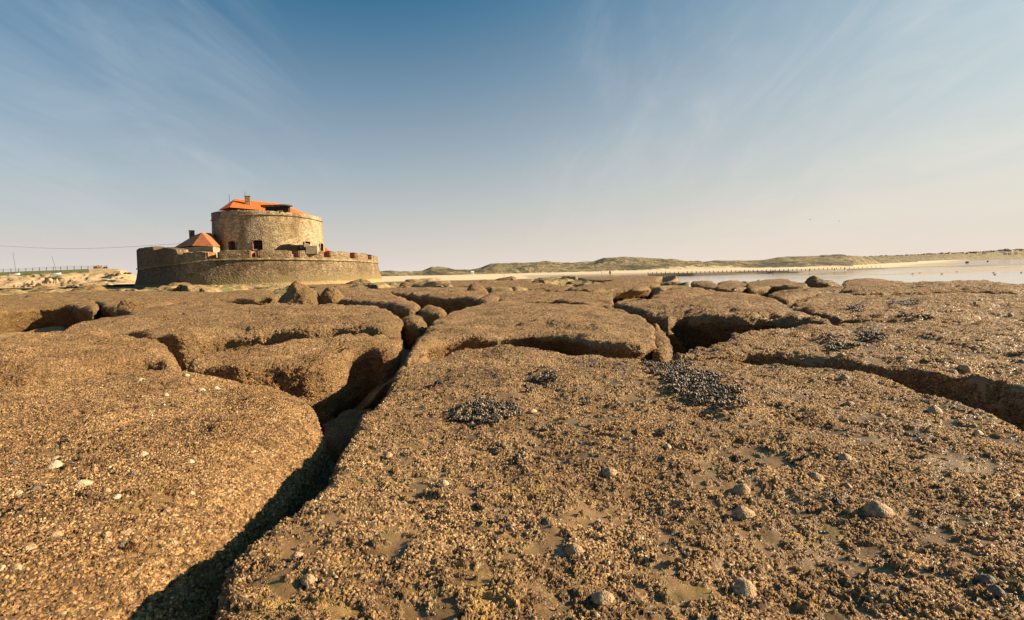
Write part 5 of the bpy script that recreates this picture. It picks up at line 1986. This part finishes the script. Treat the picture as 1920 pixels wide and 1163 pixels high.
# white beach hut far off under the dunes
mb = MB()
c_ = bank_pt(886, 515, 335)
mb.box((c_[0], c_[1], c_[2] + 0.6), (1.6, 1.6, 2.0))
hutw = mb.build('beach_hut', M_WHITE, origin=c_)
tag(hutw, 'tiny white hut at the foot of the dunes', 'hut', kind='thing')
mb = MB()
mb.prism([(c_[0] - 1, c_[1] - 1), (c_[0] + 1, c_[1] - 1), (c_[0] + 1, c_[1] + 1), (c_[0] - 1, c_[1] + 1)], c_[2] + 1.61, c_[2] + 2.3, taper=[(c_[0] - 1, c_[1] - 0.05), (c_[0] + 1, c_[1] - 0.05), (c_[0] + 1, c_[1] + 0.05), (c_[0] - 1, c_[1] + 0.05)])
mb.build('hut_roof', M_WHITE, hutw)

# ------------------------------------------------------------------ groynes
M_TIMBER = simple('wet_timber', (0.075, 0.055, 0.038), 0.8, var=0.3)


def groyne(line, label, post_us, ph, plank):
    """line: (u, v) at sea level; posts every so often"""
    def w(u):
        v = np.interp(u, *zip(*line))
        Yd = (EYE - 0.15) * F / max(v - hor(u), 1.0)
        return np.array([(u - 960) / F * Yd, Yd, 0.15])
    c_ = w(line[0][0])
    r = empty('groyne', tuple(c_))
    tag(r, label, 'groyne', kind='thing')
    us_ = np.linspace(line[0][0], line[-1][0], 70)
    P = np.array([w(u) for u in us_])
    d = np.gradient(P, axis=0)[:, :2]
    d /= np.linalg.norm(d, axis=1)[:, None]
    nn = np.stack([-d[:, 1], d[:, 0]], -1) * 0.16
    hh_ = plank * (1 + 0.25 * fbm(P * 0.05, 2, 3))
    rings = [np.column_stack([P[:, :2] - nn, P[:, 2] - 1]), np.column_stack([P[:, :2] - nn, P[:, 2] + hh_]), np.column_stack([P[:, :2] + nn, P[:, 2] + hh_]), np.column_stack([P[:, :2] + nn, P[:, 2] - 1])]
    mesh_obj('planking', np.vstack(rings), grid_faces(4, len(us_)), M_TIMBER, r, smooth_=False)
    for u in post_us:
        p = w(u)
        hgt = ph * random.uniform(0.8, 1.2)
        MB().tube([(p[0], p[1], -0.8), (p[0] + random.uniform(-.05, .05), p[1], p[2] + hgt)], [0.2, 0.17], 7).build('post', M_TIMBER, r)


ga = [1216 + k * 8.2 for k in range(54)]
groyne([(1216, 513.4), (1300, 512.2), (1380, 510.2), (1480, 508.2), (1560, 505.4), (1600, 503.6), (1660, 501.9)], 'long low timber groyne studded with many short posts', ga, 0.9, 0.12)
groyne([(1216, 517), (1300, 515.8), (1380, 513.6), (1420, 512.4), (1500, 510.6), (1560, 508), (1587, 506.4)], 'nearer solid dark groyne ending at a single taller post', [1583.5, 1450, 1518, 1565], 1.1, 0.32)
groyne([(1590, 505.8), (1660, 503.9), (1740, 501.2), (1800, 499.3), (1860, 497.6), (1930, 495.5)], 'long dark breakwater line running into the water at the right', [1700, 1760, 1830, 1890], 0.6, 0.45)

# marker structure and buoy standing in the shallows
c_ = bank_pt(1813, 494, 480)
mk_ = empty('tide_marker', c_)
tag(mk_, 'small dark box on legs standing in the shallow water far right', 'marker', kind='thing')
MB().box((c_[0], c_[1], c_[2] + 1.0), (2.0, 1.6, 1.3)).build('box', M_BLACK, mk_)
for dx in (-0.8, 0.8):
    MB().tube([(c_[0] + dx, c_[1], -0.5), (c_[0] + dx, c_[1], c_[2] + 0.5)], 0.12).build('leg', M_BLACK, mk_)
c_ = bank_pt(1852, 491.3, 600)
MB().lathe((c_[0], c_[1], max(-0.1, c_[2])), [(0.05, -0.5), (1.0, -0.2), (1.0, 0.6), (0.5, 1.2), (0.15, 1.9), (0.02, 2.4)], 12).build('buoy', M_RED, origin=c_)
tag(bpy.data.objects['buoy'], 'small red brown buoy in the shallow water at the far right', 'buoy', kind='thing')
# gulls
def gull(u, v, Yd, label, flying=False):
    c_ = bank_pt(u, v, Yd)
    mb = MB()
    pr = [(0.01, -0.30), (0.10, -0.18), (0.13, 0.0), (0.10, 0.16), (0.05, 0.26), (0.07, 0.32), (0.05, 0.40), (0.01, 0.46)]
    vv, n = [], 8
    for r_, x in pr:
        for k in range(n):
            a = 2 * math.pi * k / n
            vv.append((c_[0] + x, c_[1] + math.cos(a) * r_, c_[2] + math.sin(a) * r_ + (0.12 if x > 0.25 else 0.0)))
    mb.add(vv, [[i * n + k, i * n + (k + 1) % n, (i + 1) * n + (k + 1) % n, (i + 1) * n + k] for i in range(len(pr) - 1) for k in range(n)])
    o = mb.build('gull', M_WHITE if flying else M_METAL, smooth_=True, origin=c_)
    tag(o, label, 'gull', 'gulls', 'thing')
    for sgn in (-1, 1):
        q = MB()
        if flying:
            V = [(0.12, 0.1 * sgn, 0.04), (0.18, 0.45 * sgn, 0.22), (0.0, 1.0 * sgn, 0.12), (-0.05, 0.45 * sgn, 0.20), (-0.10, 0.1 * sgn, 0.04)]
        else:
            V = [(0.12, 0.1 * sgn, 0.06), (0.0, 0.13 * sgn, 0.08), (-0.42, 0.04 * sgn, 0.04), (-0.1, 0.13 * sgn, -0.03), (0.1, 0.13 * sgn, -0.02)]
        V = [(c_[0] + a, c_[1] + b, c_[2] + c) for a, b, c in V]
        q.add(V + [(a, b, c - 0.02) for a, b, c in V], [[0, 1, 2, 3, 4], [9, 8, 7, 6, 5]] + [[i, (i + 1) % 5, 5 + (i + 1) % 5, 5 + i] for i in range(5)])
        q.build('wing', M_METAL, o)


gull(1519, 412, 260, 'gull in flight, left of the two above the dunes', True)
gull(1573, 415, 260, 'gull in flight, right of the two above the dunes', True)
for i, (u, v) in enumerate([(1711, 514.4), (1724, 513), (1766, 514.2), (1863, 512.2), (1865.5, 515.4), (1915, 511.8), (1794, 510.8)]):
    Yd = EYE * F / (v - hor(u))
    gull(u, v - 0.9, Yd, ['dark gull standing in the shallows, leftmost', 'gull pair beside the leftmost one in the shallows', 'gull alone in the middle of the shallows', 'upper of two gulls at the right in the water',
                    'lower of two gulls at the right in the water', 'gull at the right frame edge', 'pale gull on the sand bar'][i])


def ordn(i):
    k = i + 1
    return str(k) + ('th' if 10 < k % 100 < 14 else {1: 'st', 2: 'nd', 3: 'rd'}.get(k % 10, 'th'))


# ------------------------------------------------------------------ the far town on the ridge
M_HW = simple('white_render', (0.62, 0.56, 0.48), 0.9)
M_HB = simple('brown_wall', (0.26, 0.19, 0.15), 0.9)
M_HR = simple('slate_roof', (0.13, 0.11, 0.11), 0.8)
M_HR2 = simple('clay_roof', (0.24, 0.12, 0.08), 0.8)
rt_ = random.Random(3)
ZCF = [(1540, 2000), (1740, 2300), (1920, 3200), (2200, 4200)]
u = 1604.0
i = 0
while u < 1925:
    Yd = np.interp(u, *zip(*ZCF)) * rt_.uniform(0.93, 0.99)
    vs_ = np.interp(u, *zip(*SKY_F))
    big = any(abs(u - q) < 2.5 for q in (1743, 1778, 1782, 1843, 1886))
    w_ = rt_.uniform(3.0, 6.0) / F * Yd * (1.25 if big else 1)
    h_ = (rt_.uniform(1.6, 2.4) + (1.6 if big else 0)) / F * Yd
    zc_ = zpx(u, vs_ + rt_.uniform(0.2, 1.6), Yd)
    x_ = float(at_depth(u, vs_, Yd)[0])
    r = empty('house', (x_, Yd, zc_))
    r.rotation_euler = (0, 0, rt_.uniform(-0.5, 0.5))
    wm = M_HW if rt_.random() < 0.5 else M_HB
    rm = M_HR if rt_.random() < 0.55 else M_HR2
    d_ = w_ * 0.7
    q = MB()
    q.box((0, 0, h_ * 0.25 - 2), (w_, d_, h_ * 0.6 + 4))
    wl = q.build('wall', wm)
    wl.parent = r
    q = MB()
    q.prism([(-w_ * .53, -d_ * .55), (w_ * .53, -d_ * .55), (w_ * .53, d_ * .55), (-w_ * .53, d_ * .55)], h_ * 0.55 + 0.02, h_, taper=[(-w_ * .5, -0.1), (w_ * .5, -0.1), (w_ * .5, 0.1), (-w_ * .5, 0.1)])
    rf = q.build('roof', rm)
    rf.parent = r
    q = MB()
    q.box((w_ * 0.3, 0, h_ * 1.02), (w_ * 0.07, w_ * 0.07, h_ * 0.22))
    ch = q.build('chimney', M_HB)
    ch.parent = rf
    tag(r, ordn(i) + ' house from the left on the distant ridge, ' + ('large ' if big else 'small ') + ('white' if wm == M_HW else 'brown') + ' with ' + ('slate' if rm == M_HR else 'clay') + ' roof', 'house', 'houses of the far town', 'thing')
    i += 1
    u += rt_.uniform(3.6, 7.5)
# scattered white buildings on the slope below
for k_, (u, v, wpx) in enumerate([(1845, 475, 5), (1885, 476.6, 5), (1893, 476.8, 4), (1849, 474.6, 3), (1905, 475.8, 4)]):
    Yd = 2500 + k_ * 60
    r = empty('house', bank_pt(u, v, Yd))
    w_ = wpx / F * Yd
    q = MB()
    q.box((0, 0, 0), (w_, w_ * 0.5, 10)); wl = q.build('wall', M_HW); wl.parent = r
    q = MB()
    q.prism([(-w_ * .52, -w_ * .3), (w_ * .52, -w_ * .3), (w_ * .52, w_ * .3), (-w_ * .52, w_ * .3)], 5.02, 8, taper=[(-w_ * .5, -0.1), (w_ * .5, -0.1), (w_ * .5, 0.1), (-w_ * .5, 0.1)])
    rf = q.build('roof', M_HR); rf.parent = r
    tag(r, 'white farm building on the green slope below the town, ' + ['leftmost', 'third from left', 'fourth from left', 'second from left', 'rightmost'][k_], 'house', 'white buildings below the town', 'thing')
